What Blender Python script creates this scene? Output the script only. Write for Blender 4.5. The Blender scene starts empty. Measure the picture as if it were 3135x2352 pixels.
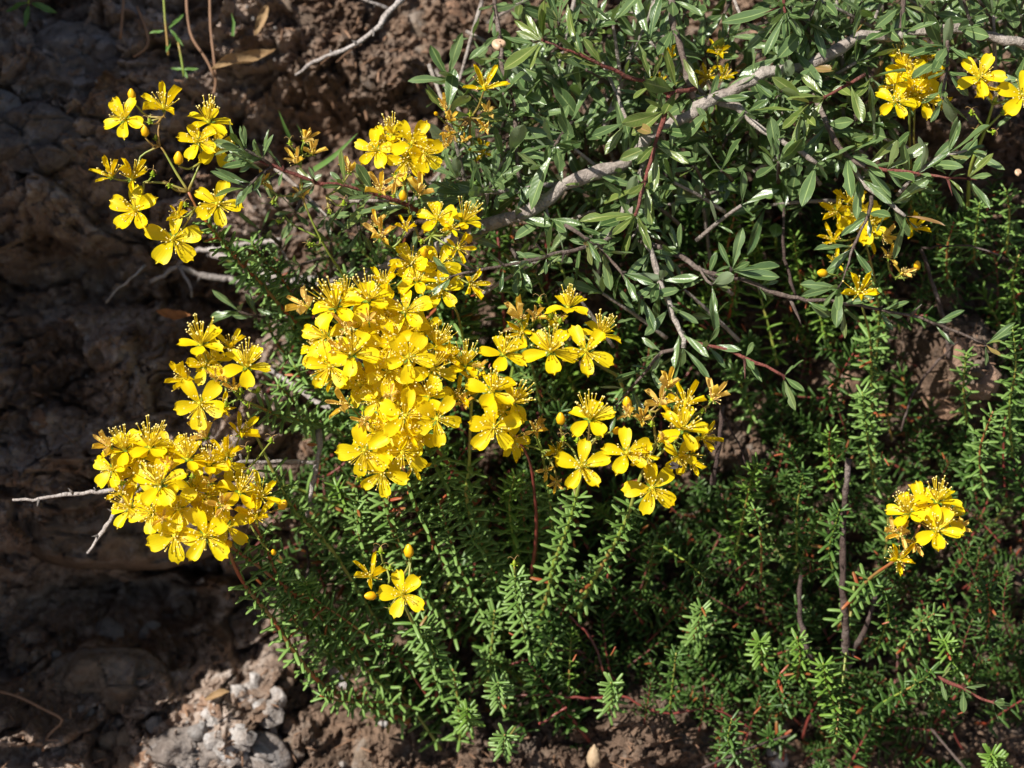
import bpy, math, random
import numpy as np
from mathutils import Vector, Matrix, Quaternion

random.seed(7)
rnd = random.random
def ru(a, b): return a + (b - a) * random.random()

scene = bpy.context.scene
col = scene.collection
# ------------------------------------------------------------------ camera, world, sun, exposure
PITCH = math.radians(25)
D = 0.884                       # camera to the reference plane of the bank (m)
S = 0.000125                    # metres per photograph pixel at that plane
CX, CY = 1567.5, 1176.0
AR = Vector((1, 0, 0))
AU = Vector((0, math.sin(PITCH), math.cos(PITCH)))     # up the bank
AT = Vector((0, -math.cos(PITCH), math.sin(PITCH)))    # out of the bank
C0 = Vector((0, 0, 0.75))
CAM = C0 + AT * D
B3 = Matrix((AR, AU, AT)).transposed()                 # bank basis -> world

cam = bpy.data.cameras.new('camera')
cam.sensor_width = 23.6
cam.lens = 23.6 * D / (3135 * S)
cam.clip_start = 0.02; cam.clip_end = 2000
cam.dof.use_dof = True
cam.dof.focus_distance = D - 0.026
cam.dof.aperture_fstop = 5.2
camo = bpy.data.objects.new('camera', cam)
camo.matrix_world = Matrix.Translation(CAM) @ B3.to_4x4()
col.objects.link(camo); scene.camera = camo

SUNV = (B3 @ Vector((-0.54, 0.47, 0.70))).normalized()  # towards the sun
elev = math.asin(SUNV.z); az = math.atan2(SUNV.x, SUNV.y)
w = bpy.data.worlds.new('World'); scene.world = w; w.use_nodes = True
nt = w.node_tree; bg = nt.nodes['Background']
sky = nt.nodes.new('ShaderNodeTexSky'); sky.sky_type = 'NISHITA'; sky.sun_disc = False
sky.sun_elevation = elev; sky.sun_rotation = az
nt.links.new(sky.outputs[0], bg.inputs[0]); bg.inputs[1].default_value = 0.06
sun = bpy.data.lights.new('sun', 'SUN'); sun.energy = 5.0; sun.angle = math.radians(0.5)
sun.color = (1.0, 0.955, 0.88)
suno = bpy.data.objects.new('sun', sun); suno.rotation_mode = 'QUATERNION'
suno.rotation_quaternion = SUNV.to_track_quat('Z', 'Y'); suno.location = (0, 0, 5)
col.objects.link(suno)
scene.view_settings.view_transform = 'Standard'; scene.view_settings.look = 'None'
scene.view_settings.gamma = 1.0; scene.view_settings.use_curve_mapping = False
scene.view_settings.exposure = 0.6
scene.render.engine = 'CYCLES'
scene.cycles.max_bounces = 6; scene.cycles.transparent_max_bounces = 4

# ------------------------------------------------------------------ helpers
def P(px, py, h=0.0):
    """the place seen at photograph pixel (px, py), h centimetres out of the reference plane"""
    d = D - h * 0.01; k = S * d / D
    return CAM + AR * ((px - CX) * k) + AU * ((CY - py) * k) - AT * d

def tag(o, label=None, cat=None, group=None, kind=None):
    if label: o['label'] = label
    if cat: o['category'] = cat
    if group: o['group'] = group
    if kind: o['kind'] = kind
    return o

def link(name, data, parent=None, basis=None):
    o = bpy.data.objects.new(name, data)
    if parent is not None: o.parent = parent
    if basis is not None: o.matrix_basis = basis
    col.objects.link(o)
    return o

def empty(name, loc):
    o = bpy.data.objects.new(name, None); o.empty_display_size = 0.01
    o.location = loc; col.objects.link(o)
    return o

class MB:
    def __init__(s): s.v = []; s.f = []; s.m = []; s.uv = []
    def add(s, v, f, m=0, uv=None):
        b = len(s.v); s.v += v
        s.uv += uv if uv else [(0.0, 0.0)] * len(v)
        s.f += [tuple(i + b for i in q) for q in f]; s.m += [m] * len(f)
    def merge(s, o, M=None, m=None):
        vv = [tuple(M @ Vector(p)) for p in o.v] if M is not None else o.v
        b = len(s.v); s.v += vv; s.uv += o.uv
        s.f += [tuple(i + b for i in q) for q in o.f]; s.m += o.m if m is None else [m] * len(o.f)
    def tube(s, pts, rad, n=6, m=0, cap=True, wob=0.0):
        pts = [Vector(p) for p in pts]; k = len(pts)
        if not hasattr(rad, '__len__'): rad = [rad] * k
        t = (pts[1] - pts[0]).normalized()
        a = t.orthogonal().normalized(); v = []; uv = []
        for i in range(k):
            if i: t2 = (pts[min(i + 1, k - 1)] - pts[i - 1]).normalized(); a = (t.rotation_difference(t2) @ a).normalized(); t = t2
            b = t.cross(a)
            for j in range(n):
                an = 2 * math.pi * j / n; r = rad[i] * (1 + (wob * (rnd() - .5) if wob else 0))
                v.append(tuple(pts[i] + a * (math.cos(an) * r) + b * (math.sin(an) * r))); uv.append((i / (k - 1), j / n))
        f = [(i * n + j, i * n + (j + 1) % n, (i + 1) * n + (j + 1) % n, (i + 1) * n + j) for i in range(k - 1) for j in range(n)]
        if cap: f += [tuple(range(n - 1, -1, -1)), tuple((k - 1) * n + j for j in range(n))]
        s.add(v, f, m, uv)
    def lathe(s, prof, n=8, m=0, M=None):   # prof: (z, r)
        v = []
        for z, r in prof:
            for j in range(n):
                an = 2 * math.pi * j / n; v.append((math.cos(an) * r, math.sin(an) * r, z))
        k = len(prof)
        f = [(i * n + j, i * n + (j + 1) % n, (i + 1) * n + (j + 1) % n, (i + 1) * n + j) for i in range(k - 1) for j in range(n)]
        if M is not None: v = [tuple(M @ Vector(p)) for p in v]
        s.add(v, f, m, [(prof[i][0], j / n) for i in range(k) for j in range(n)])
    def grid(s, fn, nu, nv, m=0):
        v = []; uv = []
        for i in range(nu + 1):
            for j in range(nv + 1):
                a = i / nu; b = 2 * j / nv - 1
                v.append(tuple(fn(a, b))); uv.append((a, b))
        q = nv + 1
        f = [(i * q + j, (i + 1) * q + j, (i + 1) * q + j + 1, i * q + j + 1) for i in range(nu) for j in range(nv)]
        s.add(v, f, m, uv)
    def mesh(s, name, mats, smooth=True):
        me = bpy.data.meshes.new(name); me.from_pydata(s.v, [], s.f)
        for m in mats: me.materials.append(m)
        me.polygons.foreach_set('material_index', s.m)
        me.polygons.foreach_set('use_smooth', [smooth] * len(s.f))
        at = me.attributes.new('lw', 'FLOAT2', 'POINT')
        at.data.foreach_set('vector', [c for p in s.uv for c in p])
        me.update(); return me

def interp(tab, t):
    for (a, x), (b, y) in zip(tab, tab[1:]):
        if t <= b: return x + (y - x) * (t - a) / (b - a)
    return tab[-1][1]

def smooth_path(pts, step):
    """Catmull-Rom through the points, resampled every `step` metres"""
    pts = [Vector(p) for p in pts]
    if len(pts) == 2: pts = [pts[0], (pts[0] + pts[1]) / 2, pts[1]]
    q = [pts[0] * 2 - pts[1]] + pts + [pts[-1] * 2 - pts[-2]]
    out = []
    for i in range(1, len(q) - 2):
        n = max(1, int((q[i + 1] - q[i]).length / step + .5))
        for j in range(n):
            t = j / n; a, b, c, d = q[i - 1:i + 3]
            out.append(0.5 * ((2 * b) + (c - a) * t + (2 * a - 5 * b + 4 * c - d) * t * t + (3 * b - a - 3 * c + d) * t ** 3))
    out.append(pts[-1]); return out

def zrot(n, roll):
    """rotation whose Z is n (bank frame vector) and whose X, seen from outside, points at angle roll"""
    n = Vector(n).normalized()
    q = Vector((0, 0, 1)).rotation_difference(n)
    return B3 @ (q.to_matrix() @ Matrix.Rotation(roll, 3, 'Z'))

def basis(R, pos, origin, sc=1.0):
    M = (R * sc).to_4x4() if not hasattr(sc, '__len__') else (R @ Matrix.Diagonal(sc)).to_4x4()
    M.translation = pos - origin; return M

# ------------------------------------------------------------------ materials
def newmat(name):
    m = bpy.data.materials.new(name); m.use_nodes = True
    n = m.node_tree.nodes; b = n['Principled BSDF']
    return m, m.node_tree, n, b
def ramp(nt, fac, stops, interp='LINEAR'):
    r = nt.nodes.new('ShaderNodeValToRGB'); cr = r.color_ramp; cr.interpolation = interp
    while len(cr.elements) < len(stops): cr.elements.new(0.5)
    for e, (p, c) in zip(cr.elements, stops): e.position = p; e.color = (*c, 1)
    nt.links.new(fac, r.inputs[0]); return r.outputs[0]
def noise(nt, scale, detail=4, rough=0.55, vec=None, dist=0.0):
    x = nt.nodes.new('ShaderNodeTexNoise'); x.inputs['Scale'].default_value = scale
    x.inputs['Detail'].default_value = detail; x.inputs['Roughness'].default_value = rough
    x.inputs['Distortion'].default_value = dist
    if vec is None:
        g = nt.nodes.new('ShaderNodeNewGeometry'); vec = g.outputs['Position']
    nt.links.new(vec, x.inputs['Vector']); return x.outputs['Fac']
def math_(nt, op, a, b=None, clamp=False):
    x = nt.nodes.new('ShaderNodeMath'); x.operation = op; x.use_clamp = clamp
    for i, q in enumerate((a, b)):
        if q is None: continue
        if isinstance(q, (int, float)): x.inputs[i].default_value = q
        else: nt.links.new(q, x.inputs[i])
    return x.outputs[0]
def mix(nt, fac, a, b, mode='MIX'):
    x = nt.nodes.new('ShaderNodeMix'); x.data_type = 'RGBA'; x.blend_type = mode
    for i, q in ((0, fac), (6, a), (7, b)):
        if isinstance(q, (int, float)): x.inputs[i].default_value = q
        elif isinstance(q, tuple): x.inputs[i].default_value = (*q, 1)
        else: nt.links.new(q, x.inputs[i])
    return x.outputs[2]
def bump(nt, h, strength, dist, bsdf):
    x = nt.nodes.new('ShaderNodeBump'); x.inputs['Strength'].default_value = strength
    x.inputs['Distance'].default_value = dist; nt.links.new(h, x.inputs['Height'])
    nt.links.new(x.outputs[0], bsdf.inputs['Normal'])
def lw(nt):
    a = nt.nodes.new('ShaderNodeAttribute'); a.attribute_name = 'lw'
    s = nt.nodes.new('ShaderNodeSeparateXYZ'); nt.links.new(a.outputs['Vector'], s.inputs[0])
    return s.outputs[0], s.outputs[1]
def rand_id(nt):
    g = nt.nodes.new('ShaderNodeNewGeometry'); o = nt.nodes.new('ShaderNodeObjectInfo')
    return math_(nt, 'FRACT', math_(nt, 'ADD', g.outputs['Random Per Island'], o.outputs['Random']))
def translucent(nt, b, colr, fac):
    t = nt.nodes.new('ShaderNodeBsdfTranslucent'); m = nt.nodes.new('ShaderNodeMixShader')
    if isinstance(colr, tuple): t.inputs[0].default_value = (*colr, 1)
    else: nt.links.new(colr, t.inputs[0])
    m.inputs[0].default_value = fac
    nt.links.new(b.outputs[0], m.inputs[1]); nt.links.new(t.outputs[0], m.inputs[2])
    nt.links.new(m.outputs[0], nt.nodes['Material Output'].inputs['Surface'])

def mat_petal(name, c1, c2, veins=0.35, tr=0.3):
    m, nt, n, b = newmat(name); t, y = lw(nt); r = rand_id(nt)
    c = ramp(nt, r, [(0, c1), (1, c2)])
    wv = nt.nodes.new('ShaderNodeMath'); wv.operation = 'SINE'
    nt.links.new(math_(nt, 'MULTIPLY', y, 22.0), wv.inputs[0])
    v = math_(nt, 'MULTIPLY', math_(nt, 'POWER', math_(nt, 'ABSOLUTE', wv.outputs[0]), 6.0), veins)
    c = mix(nt, v, c, tuple(q * s for q, s in zip(c1, (0.80, 0.62, 0.6))))
    nz = noise(nt, 900, 2)
    c = mix(nt, math_(nt, 'MULTIPLY', nz, 0.25), c, tuple(q * 0.8 for q in c2))
    nt.links.new(c, b.inputs['Base Color']); b.inputs['Roughness'].default_value = 0.45
    b.inputs['Specular IOR Level'].default_value = 0.3
    bump(nt, wv.outputs[0], 0.06, 0.0002, b)
    translucent(nt, b, c, tr); return m
M_petal = mat_petal('petal_yellow', (0.96, 0.775, 0.008), (0.95, 0.70, 0.005), 0.07, 0.42)
M_faded = mat_petal('petal_faded', (0.92, 0.66, 0.05), (0.88, 0.64, 0.20), 0.3, 0.25)

def plain(name, c1, c2, rough=0.5, tr=0.0, sc=300, spec=0.4, bmp=0.0):
    m, nt, n, b = newmat(name)
    c = mix(nt, noise(nt, sc, 4), c1, c2)
    nt.links.new(c, b.inputs['Base Color']); b.inputs['Roughness'].default_value = rough
    b.inputs['Specular IOR Level'].default_value = spec
    if bmp: bump(nt, noise(nt, sc * 2.5, 4), bmp, 0.0006, b)
    if tr: translucent(nt, b, c, tr)
    return m
M_filament = plain('filament', (0.92, 0.72, 0.04), (0.9, 0.66, 0.03), 0.5, 0.2)
M_anther = plain('anther', (0.95, 0.82, 0.36), (0.93, 0.74, 0.18), 0.6)
M_tan = plain('withered_filament', (0.62, 0.36, 0.12), (0.75, 0.52, 0.22), 0.7)
M_ovary = plain('ovary', (0.32, 0.44, 0.03), (0.24, 0.36, 0.02), 0.4)
M_pistil = plain('pistil', (0.80, 0.70, 0.05), (0.62, 0.62, 0.05), 0.4)
M_calyx = plain('calyx_green', (0.13, 0.24, 0.03), (0.20, 0.32, 0.05), 0.45, 0.15)
M_bud = plain('bud_yellow', (0.85, 0.45, 0.005), (0.88, 0.52, 0.01), 0.4, 0.1)
M_dark = plain('insect_black', (0.012, 0.01, 0.01), (0.03, 0.02, 0.015), 0.35)
M_wing = plain('insect_wing', (0.25, 0.22, 0.2), (0.12, 0.1, 0.1), 0.2, 0.5)

def mat_needle(name, lo, hi, red=0.014):
    m, nt, n, b = newmat(name); t, y = lw(nt); r = rand_id(nt)
    c = ramp(nt, r, [(0, lo), (0.6, hi), (1 - red, tuple(q * 1.15 for q in hi)), (1 - red * 0.8, (0.35, 0.10, 0.03)), (1, (0.42, 0.05, 0.03))])
    c = mix(nt, math_(nt, 'MULTIPLY', math_(nt, 'POWER', t, 4.0), 0.35), c, (0.22, 0.30, 0.08))
    c = mix(nt, math_(nt, 'MULTIPLY', noise(nt, 700, 3), 0.5), c, tuple(q * 0.6 for q in lo))
    nt.links.new(c, b.inputs['Base Color']); b.inputs['Roughness'].default_value = 0.42
    b.inputs['Specular IOR Level'].default_value = 0.38
    translucent(nt, b, (0.26, 0.42, 0.05), 0.16); return m
M_needle = mat_needle('needle_leaf_green', (0.12, 0.235, 0.042), (0.205, 0.335, 0.085))
M_needle_b = mat_needle('needle_leaf_bright', (0.11, 0.215, 0.025), (0.175, 0.31, 0.045), 0.01)
M_needle_d = mat_needle('needle_leaf_dark_shade', (0.032, 0.085, 0.012), (0.075, 0.155, 0.03), 0.025)  # dark green, darkened further so the lower right reads as shaded
M_needle_shade = mat_needle('needle_leaf_shade', (0.045, 0.11, 0.018), (0.09, 0.18, 0.036), 0.02)  # darker copy of the green leaf, shade painted into its colour
M_needle_r = mat_needle('needle_leaf_red', (0.36, 0.07, 0.03), (0.45, 0.13, 0.05), 0.3)

def mat_stem(name, a, bb, cc, sc=60):
    m, nt, n, b = newmat(name)
    c = ramp(nt, noise(nt, sc, 2), [(0.35, a), (0.5, bb), (0.65, cc)])
    nt.links.new(c, b.inputs['Base Color']); b.inputs['Roughness'].default_value = 0.42
    bump(nt, noise(nt, 1500, 3), 0.3, 0.0003, b); return m
M_stem_g = mat_stem('stem_green', (0.20, 0.28, 0.04), (0.24, 0.27, 0.05), (0.30, 0.18, 0.05))
M_stem_r = mat_stem('stem_red', (0.30, 0.07, 0.03), (0.26, 0.16, 0.05), (0.36, 0.08, 0.03))
M_stem_d = mat_stem('stem_dark_red', (0.12, 0.025, 0.02), (0.20, 0.04, 0.03), (0.09, 0.03, 0.02))

def mat_leaf(name, lo, hi, under, rib):
    m, nt, n, b = newmat(name); t, y = lw(nt); r = rand_id(nt)
    c = ramp(nt, r, [(0, lo), (0.75, hi), (0.95, tuple(q * 1.1 for q in hi)), (1, (0.20, 0.20, 0.06))])
    ay = math_(nt, 'ABSOLUTE', y)
    # side veins
    vv = math_(nt, 'SINE', math_(nt, 'ADD', math_(nt, 'MULTIPLY', t, 75.0), math_(nt, 'MULTIPLY', ay, -14.0)))
    vein = math_(nt, 'MULTIPLY', math_(nt, 'POWER', math_(nt, 'ABSOLUTE', vv), 8.0), 0.09)
    c = mix(nt, vein, c, rib)
    c = mix(nt, math_(nt, 'MULTIPLY', noise(nt, 500, 4), 0.55), c, tuple(q * 0.55 for q in lo))
    c = mix(nt, math_(nt, 'MULTIPLY', math_(nt, 'GREATER_THAN', ay, 0.93), 0.6), c, rib)
    c = mix(nt, math_(nt, 'MULTIPLY', math_(nt, 'LESS_THAN', ay, 0.075), 0.9), c, rib)
    g = nt.nodes.new('ShaderNodeNewGeometry')
    c = mix(nt, math_(nt, 'MULTIPLY', g.outputs['Backfacing'], 0.8), c, under)
    nt.links.new(c, b.inputs['Base Color'])
    rr = math_(nt, 'ADD', math_(nt, 'MULTIPLY', noise(nt, 250, 2), 0.25), 0.2)
    nt.links.new(rr, b.inputs['Roughness']); b.inputs['Specular IOR Level'].default_value = 0.65
    bump(nt, math_(nt, 'ADD', vv, math_(nt, 'MULTIPLY', noise(nt, 1200, 3), 3.0)), 0.10, 0.0003, b)
    translucent(nt, b, (0.20, 0.34, 0.04), 0.16); return m
M_leaf = mat_leaf('shrub_leaf', (0.065, 0.125, 0.038), (0.145, 0.22, 0.085), (0.24, 0.30, 0.18), (0.28, 0.37, 0.13))
M_leaf_y = mat_leaf('shrub_leaf_young', (0.11, 0.17, 0.035), (0.17, 0.23, 0.05), (0.20, 0.26, 0.10), (0.34, 0.36, 0.12))
M_leaf_red = mat_leaf('shrub_leaf_red', (0.30, 0.15, 0.06), (0.24, 0.20, 0.06), (0.3, 0.18, 0.1), (0.4, 0.2, 0.1))
M_leaf_broad = mat_leaf('broad_leaf', (0.14, 0.26, 0.05), (0.19, 0.32, 0.08), (0.2, 0.3, 0.1), (0.28, 0.4, 0.14))

def mat_bark(name, a, bb, cc, sc=1.0):
    m, nt, n, b = newmat(name)
    n1 = noise(nt, 90 * sc, 5, 0.65); n2 = noise(nt, 500 * sc, 4, 0.7); 
    c = ramp(nt, n1, [(0.32, a), (0.5, bb), (0.68, cc)])
    c = mix(nt, math_(nt, 'MULTIPLY', ramp(nt, n2, [(0.5, (0, 0, 0)), (0.62, (1, 1, 1))]), 0.45), c, tuple(q * 0.45 for q in a))
    t, y = lw(nt)
    rg = math_(nt, 'FRACT', math_(nt, 'ADD', math_(nt, 'MULTIPLY', t, 38.0), math_(nt, 'MULTIPLY', n2, 1.5)))
    c = mix(nt, math_(nt, 'MULTIPLY', math_(nt, 'LESS_THAN', rg, 0.12), 0.45), c, tuple(q * 0.5 for q in bb))
    nt.links.new(c, b.inputs['Base Color']); b.inputs['Roughness'].default_value = 0.75
    b.inputs['Specular IOR Level'].default_value = 0.3
    bump(nt, math_(nt, 'ADD', math_(nt, 'ADD', n1, n2), math_(nt, 'MULTIPLY', rg, .3)), 0.9, 0.0014, b); return m
M_bark = mat_bark('bark_grey', (0.25, 0.20, 0.17), (0.36, 0.31, 0.27), (0.46, 0.41, 0.36))
M_bark_d = mat_bark('bark_dark', (0.09, 0.06, 0.05), (0.15, 0.11, 0.09), (0.26, 0.21, 0.18))
M_bark_r = mat_bark('bark_red', (0.14, 0.035, 0.03), (0.20, 0.06, 0.045), (0.20, 0.10, 0.08))
M_dead = mat_bark('dead_wood', (0.30, 0.26, 0.24), (0.42, 0.37, 0.34), (0.52, 0.48, 0.45))
M_dead_d = mat_bark('dead_wood_dark', (0.05, 0.03, 0.025), (0.09, 0.06, 0.05), (0.2, 0.16, 0.14))
M_dry = plain('dry_leaf', (0.42, 0.28, 0.14), (0.22, 0.13, 0.06), 0.7, 0.15, 250, 0.3, 0.5)
M_dryorange = plain('dry_leaf_orange', (0.42, 0.17, 0.05), (0.25, 0.09, 0.03), 0.6, 0.15, 250, 0.3, 0.5)
M_straw = plain('straw', (0.34, 0.20, 0.12), (0.22, 0.12, 0.07), 0.6, 0.1, 200)
M_grass = plain('grass_blade', (0.14, 0.26, 0.06), (0.10, 0.20, 0.04), 0.45, 0.25, 300)
M_shell = plain('snail_shell', (0.62, 0.44, 0.30), (0.45, 0.28, 0.17), 0.4, 0, 400)
M_husk = plain('husk', (0.50, 0.38, 0.24), (0.34, 0.23, 0.14), 0.6, 0, 300, 0.3, 0.4)

def mat_rock(name, stops, lichen=0.3, sc=1.0, lich=(0.45, 0.43, 0.42)):
    m, nt, n, b = newmat(name)
    n1 = noise(nt, 22 * sc, 6, 0.62, dist=0.6); n2 = noise(nt, 140 * sc, 6, 0.7); n3 = noise(nt, 520 * sc, 4, 0.7)
    c = ramp(nt, n1, stops)
    c = mix(nt, math_(nt, 'MULTIPLY', ramp(nt, n2, [(0.38, (1, 1, 1)), (0.55, (0, 0, 0))]), 0.6), c, tuple(q * 0.42 for q in stops[0][1]))
    if lichen: c = mix(nt, math_(nt, 'MULTIPLY', ramp(nt, noise(nt, 60 * sc, 5, 0.7), [(0.54, (0, 0, 0)), (0.60, (1, 1, 1))]), lichen), c, lich)
    c = mix(nt, math_(nt, 'MULTIPLY', n3, 0.4), c, tuple(q * 0.5 for q in stops[1][1]))
    nt.links.new(c, b.inputs['Base Color']); b.inputs['Roughness'].default_value = 0.85
    b.inputs['Specular IOR Level'].default_value = 0.25
    bump(nt, math_(nt, 'ADD', math_(nt, 'MULTIPLY', n2, 1.5), math_(nt, 'MULTIPLY', n3, 0.6)), 0.9, 0.003, b); return m
M_soil = mat_rock('soil_and_rock', [(0.3, (0.12, 0.075, 0.05)), (0.46, (0.20, 0.13, 0.09)), (0.6, (0.31, 0.205, 0.14)), (0.75, (0.40, 0.29, 0.21))], 0.3, lich=(0.38, 0.33, 0.28))
M_stone = mat_rock('stone_brown', [(0.3, (0.17, 0.115, 0.08)), (0.5, (0.25, 0.18, 0.13)), (0.65, (0.33, 0.25, 0.18)), (0.8, (0.38, 0.31, 0.24))], 0.25)
M_stone_g = mat_rock('stone_grey', [(0.3, (0.20, 0.18, 0.17)), (0.5, (0.27, 0.24, 0.22)), (0.65, (0.36, 0.33, 0.30)), (0.8, (0.42, 0.39, 0.36))], 0.5)
M_stone_w = mat_rock('stone_pale', [(0.3, (0.24, 0.18, 0.14)), (0.46, (0.40, 0.34, 0.30)), (0.56, (0.62, 0.58, 0.55)), (0.75, (0.72, 0.69, 0.68))], 0.6, lich=(0.70, 0.69, 0.70))
M_stone_r = mat_rock('stone_orange', [(0.3, (0.28, 0.15, 0.09)), (0.5, (0.38, 0.23, 0.15)), (0.65, (0.46, 0.30, 0.21)), (0.8, (0.5, 0.36, 0.26))], 0.1)
M_bank = M_soil.copy(); _t = M_bank.node_tree; _b = _t.nodes['Principled BSDF']     # earth on the right, greyer rock on the left
_c = _b.inputs['Base Color'].links[0].from_socket; _x, _y = lw(_t)
_w = math_(_t, 'MULTIPLY', _x, ramp(_t, noise(_t, 26, 4, .6), [(.42, (0, 0, 0)), (.52, (1, 1, 1))]))
_g = ramp(_t, noise(_t, 75, 6, .7), [(.3, (.25, .165, .12)), (.5, (.42, .32, .255)), (.68, (.62, .54, .48))])
_t.links.new(mix(_t, _w, _c, _g), _b.inputs['Base Color'])
M_stone_d = mat_rock('stone_dim', [(0.3, (0.17, 0.13, 0.11)), (0.5, (0.28, 0.235, 0.205)), (0.65, (0.40, 0.35, 0.32)), (0.8, (0.48, 0.44, 0.41))], 0.5, lich=(0.52, 0.49, 0.48))
M_moss = plain('moss', (0.10, 0.07, 0.02), (0.16, 0.12, 0.03), 0.9, 0, 400, 0.2, 0.8)

# ------------------------------------------------------------------ the bank
def hsh(ix, iy, seed):
    n = (ix.astype(np.int64) * 374761393 + iy.astype(np.int64) * 668265263 + seed * 974634777) & 0xFFFFFFFF
    n = ((n ^ (n >> 13)) * 1274126177) & 0xFFFFFFFF
    n = (n ^ (n >> 16)) & 0xFFFFFF
    return n / float(0xFFFFFF)
def vn(x, y, seed):
    ix = np.floor(x); iy = np.floor(y); fx = x - ix; fy = y - iy
    fx = fx * fx * (3 - 2 * fx); fy = fy * fy * (3 - 2 * fy)
    a = hsh(ix, iy, seed); b = hsh(ix + 1, iy, seed); c = hsh(ix, iy + 1, seed); d = hsh(ix + 1, iy + 1, seed)
    return (a + (b - a) * fx) * (1 - fy) + (c + (d - c) * fx) * fy
def fbm(x, y, seed, o=4, g=0.5):
    s = 0; a = 1; t = 0
    for k in range(o):
        s = s + a * (vn(x * 2 ** k + 17.3 * k, y * 2 ** k - 9.1 * k, seed + k) - .5); t += a; a *= g
    return s / t * 2
def voro(x, y, seed):
    ix = np.floor(x); iy = np.floor(y)
    f1 = np.full(x.shape, 9.0); f2 = np.full(x.shape, 9.0); idv = np.zeros(x.shape)
    for dx in (-1, 0, 1):
        for dy in (-1, 0, 1):
            cx = ix + dx; cy = iy + dy
            qx = cx + hsh(cx, cy, seed); qy = cy + hsh(cx, cy, seed + 5)
            d = np.hypot(x - qx, y - qy)
            n = d < f1
            f2 = np.where(n, f1, np.minimum(f2, d)); idv = np.where(n, hsh(cx, cy, seed + 9), idv); f1 = np.where(n, d, f1)
    return f1, f2, idv
def facet(x, y, seed):
    ix = np.floor(x); iy = np.floor(y); f1 = np.full(x.shape, 9.0); v = np.zeros(x.shape)
    for dx in (-1, 0, 1):
        for dy in (-1, 0, 1):
            cx = ix + dx; cy = iy + dy
            ax = x - cx - hsh(cx, cy, seed); ay = y - cy - hsh(cx, cy, seed + 5); d = np.hypot(ax, ay); n = d < f1
            v = np.where(n, (hsh(cx, cy, seed + 11) - .5) * ax + (hsh(cx, cy, seed + 12) - .5) * ay, v); f1 = np.where(n, d, f1)
    return v
def g2(px, py, cx, cy, sx, sy): return np.exp(-((px - cx) / sx) ** 2 - ((py - cy) / sy) ** 2)
def ss(x, a, b):
    t = np.clip((x - a) / (b - a), 0, 1); return t * t * (3 - 2 * t)
def Hf(px, py):
    """height of the bank (cm) at photograph pixel px, py"""
    px = np.asarray(px, float); py = np.asarray(py, float)
    wx = px + 60 * fbm(px / 170, py / 170, 51); wy = py + 60 * fbm(px / 170, py / 170, 61)
    h = -9.5 + 1.7 * fbm(px / 420, py / 420, 1)
    rock = 1 - ss(px, 780, 1250)
    f1, f2, i1 = voro(wx / 230, wy / 180, 3)
    h += rock * ((i1 - .5) * 1.6 - 0.8 * (1 - ss(f2 - f1, 0.0, 0.07)) * ss(vn(px / 150, py / 150, 7), .3, .6))
    f1, f2, i2 = voro(wx / 80, wy / 66, 13)
    h += (0.5 + 0.2 * rock) * (i2 - .4) * 1.2 - 0.25 * (1 - ss(f2 - f1, 0.0, 0.16)) * ss(vn(px / 120, py / 120, 8), .35, .65)
    f1, f2, i3 = voro(wx / 30, wy / 28, 23)
    h += (0.25 * (1 - rock) + 0.13) * ((i3 - .4) + 0.5 * (1 - (f1 / 0.7) ** 2))
    h += (.25 + .75 * rock) * (3.6 * facet(wx / 230, wy / 180, 3) + 2.0 * facet(wx / 95 + wy / 300, wy / 70, 33)) + (.35 + .5 * rock) * 1.4 * facet(wx / 38, wy / 34, 43) + .5 * facet(wx / 17, wy / 15, 53)
    h += (1.4 - .7 * rock) * fbm(wx / 150, wy / 85, 31, 5, .6) + 0.4 * fbm(px / 34, py / 34, 41, 3)
    h += -3.5 * g2(px, py, 430, 860, 420, 110) + 2.3 * g2(px, py, 200, 330, 330, 230)
    h += 2.2 * g2(px, py, 300, 1460, 520, 230) - 4.5 * g2(px, py, 420, 1850, 480, 85)
    h += 3.4 * ss(py, 1930, 2330) * (1 - .7 * ss(px, 1900, 2500)) + 1.0 * g2(px, py, 760, 2160, 260, 170)
    h += -3.6 * g2(px, py, 890, 420, 230, 120) + 1.5 * g2(px, py, 1150, 200, 200, 260)
    for cx, cy, rx, ry, q in ((2890, 1130, 170, 190, 5.2), (2540, 1190, 90, 110, 3.2), (2260, 1370, 140, 140, 3.2), (1960, 2170, 280, 130, 2.2), (1770, 900, 130, 120, 3.6), (2940, 2270, 300, 100, 1.5), (2930, 420, 190, 130, 2.5)):
        h += q * g2(px, py, cx, cy, rx, ry)
    # unseen outcrops added above and left of the view to shade the left bank
    far = ss(px, -2600, -2000) * ss(py, -2500, -2000)
    A = (1 - ss(px, -260, -60)) * np.interp(py, (-800, 0, 400, 1070, 1420, 1650, 1850, 2100, 2600, 4000), (17, 17.3, 19, 18, 16, 13.5, 11, 9, 5, 0))
    Bk = (1 - ss(px, 60, 320)) * (1 - ss(py, -420, -130)) * 12.5
    h += far * np.maximum(A, Bk) * (1 + .12 * fbm(px / 260, py / 260, 71))
    return h
KB = S * (D + 0.09) / D
def bankpos(px, py, h):
    px = np.asarray(px, float); py = np.asarray(py, float)
    x = (px - CX) * KB; y = (CY - py) * KB; t = np.asarray(h) * 0.01
    R, U, T = (np.array(v) for v in (AR, AU, AT))
    return np.array(C0) + x[..., None] * R + y[..., None] * U + t[..., None] * T
def axis(lo, hi, step, far_lo, far_hi):
    a = list(np.arange(lo, hi + step, step)); s = step
    b = [a[0]]; 
    while b[0] > far_lo: s *= 1.12; b.insert(0, b[0] - s)
    s = step
    c = [a[-1]]
    while c[-1] < far_hi: s *= 1.12; c.append(c[-1] + s)
    return np.array(b[:-1] + a + c[1:])
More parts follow.
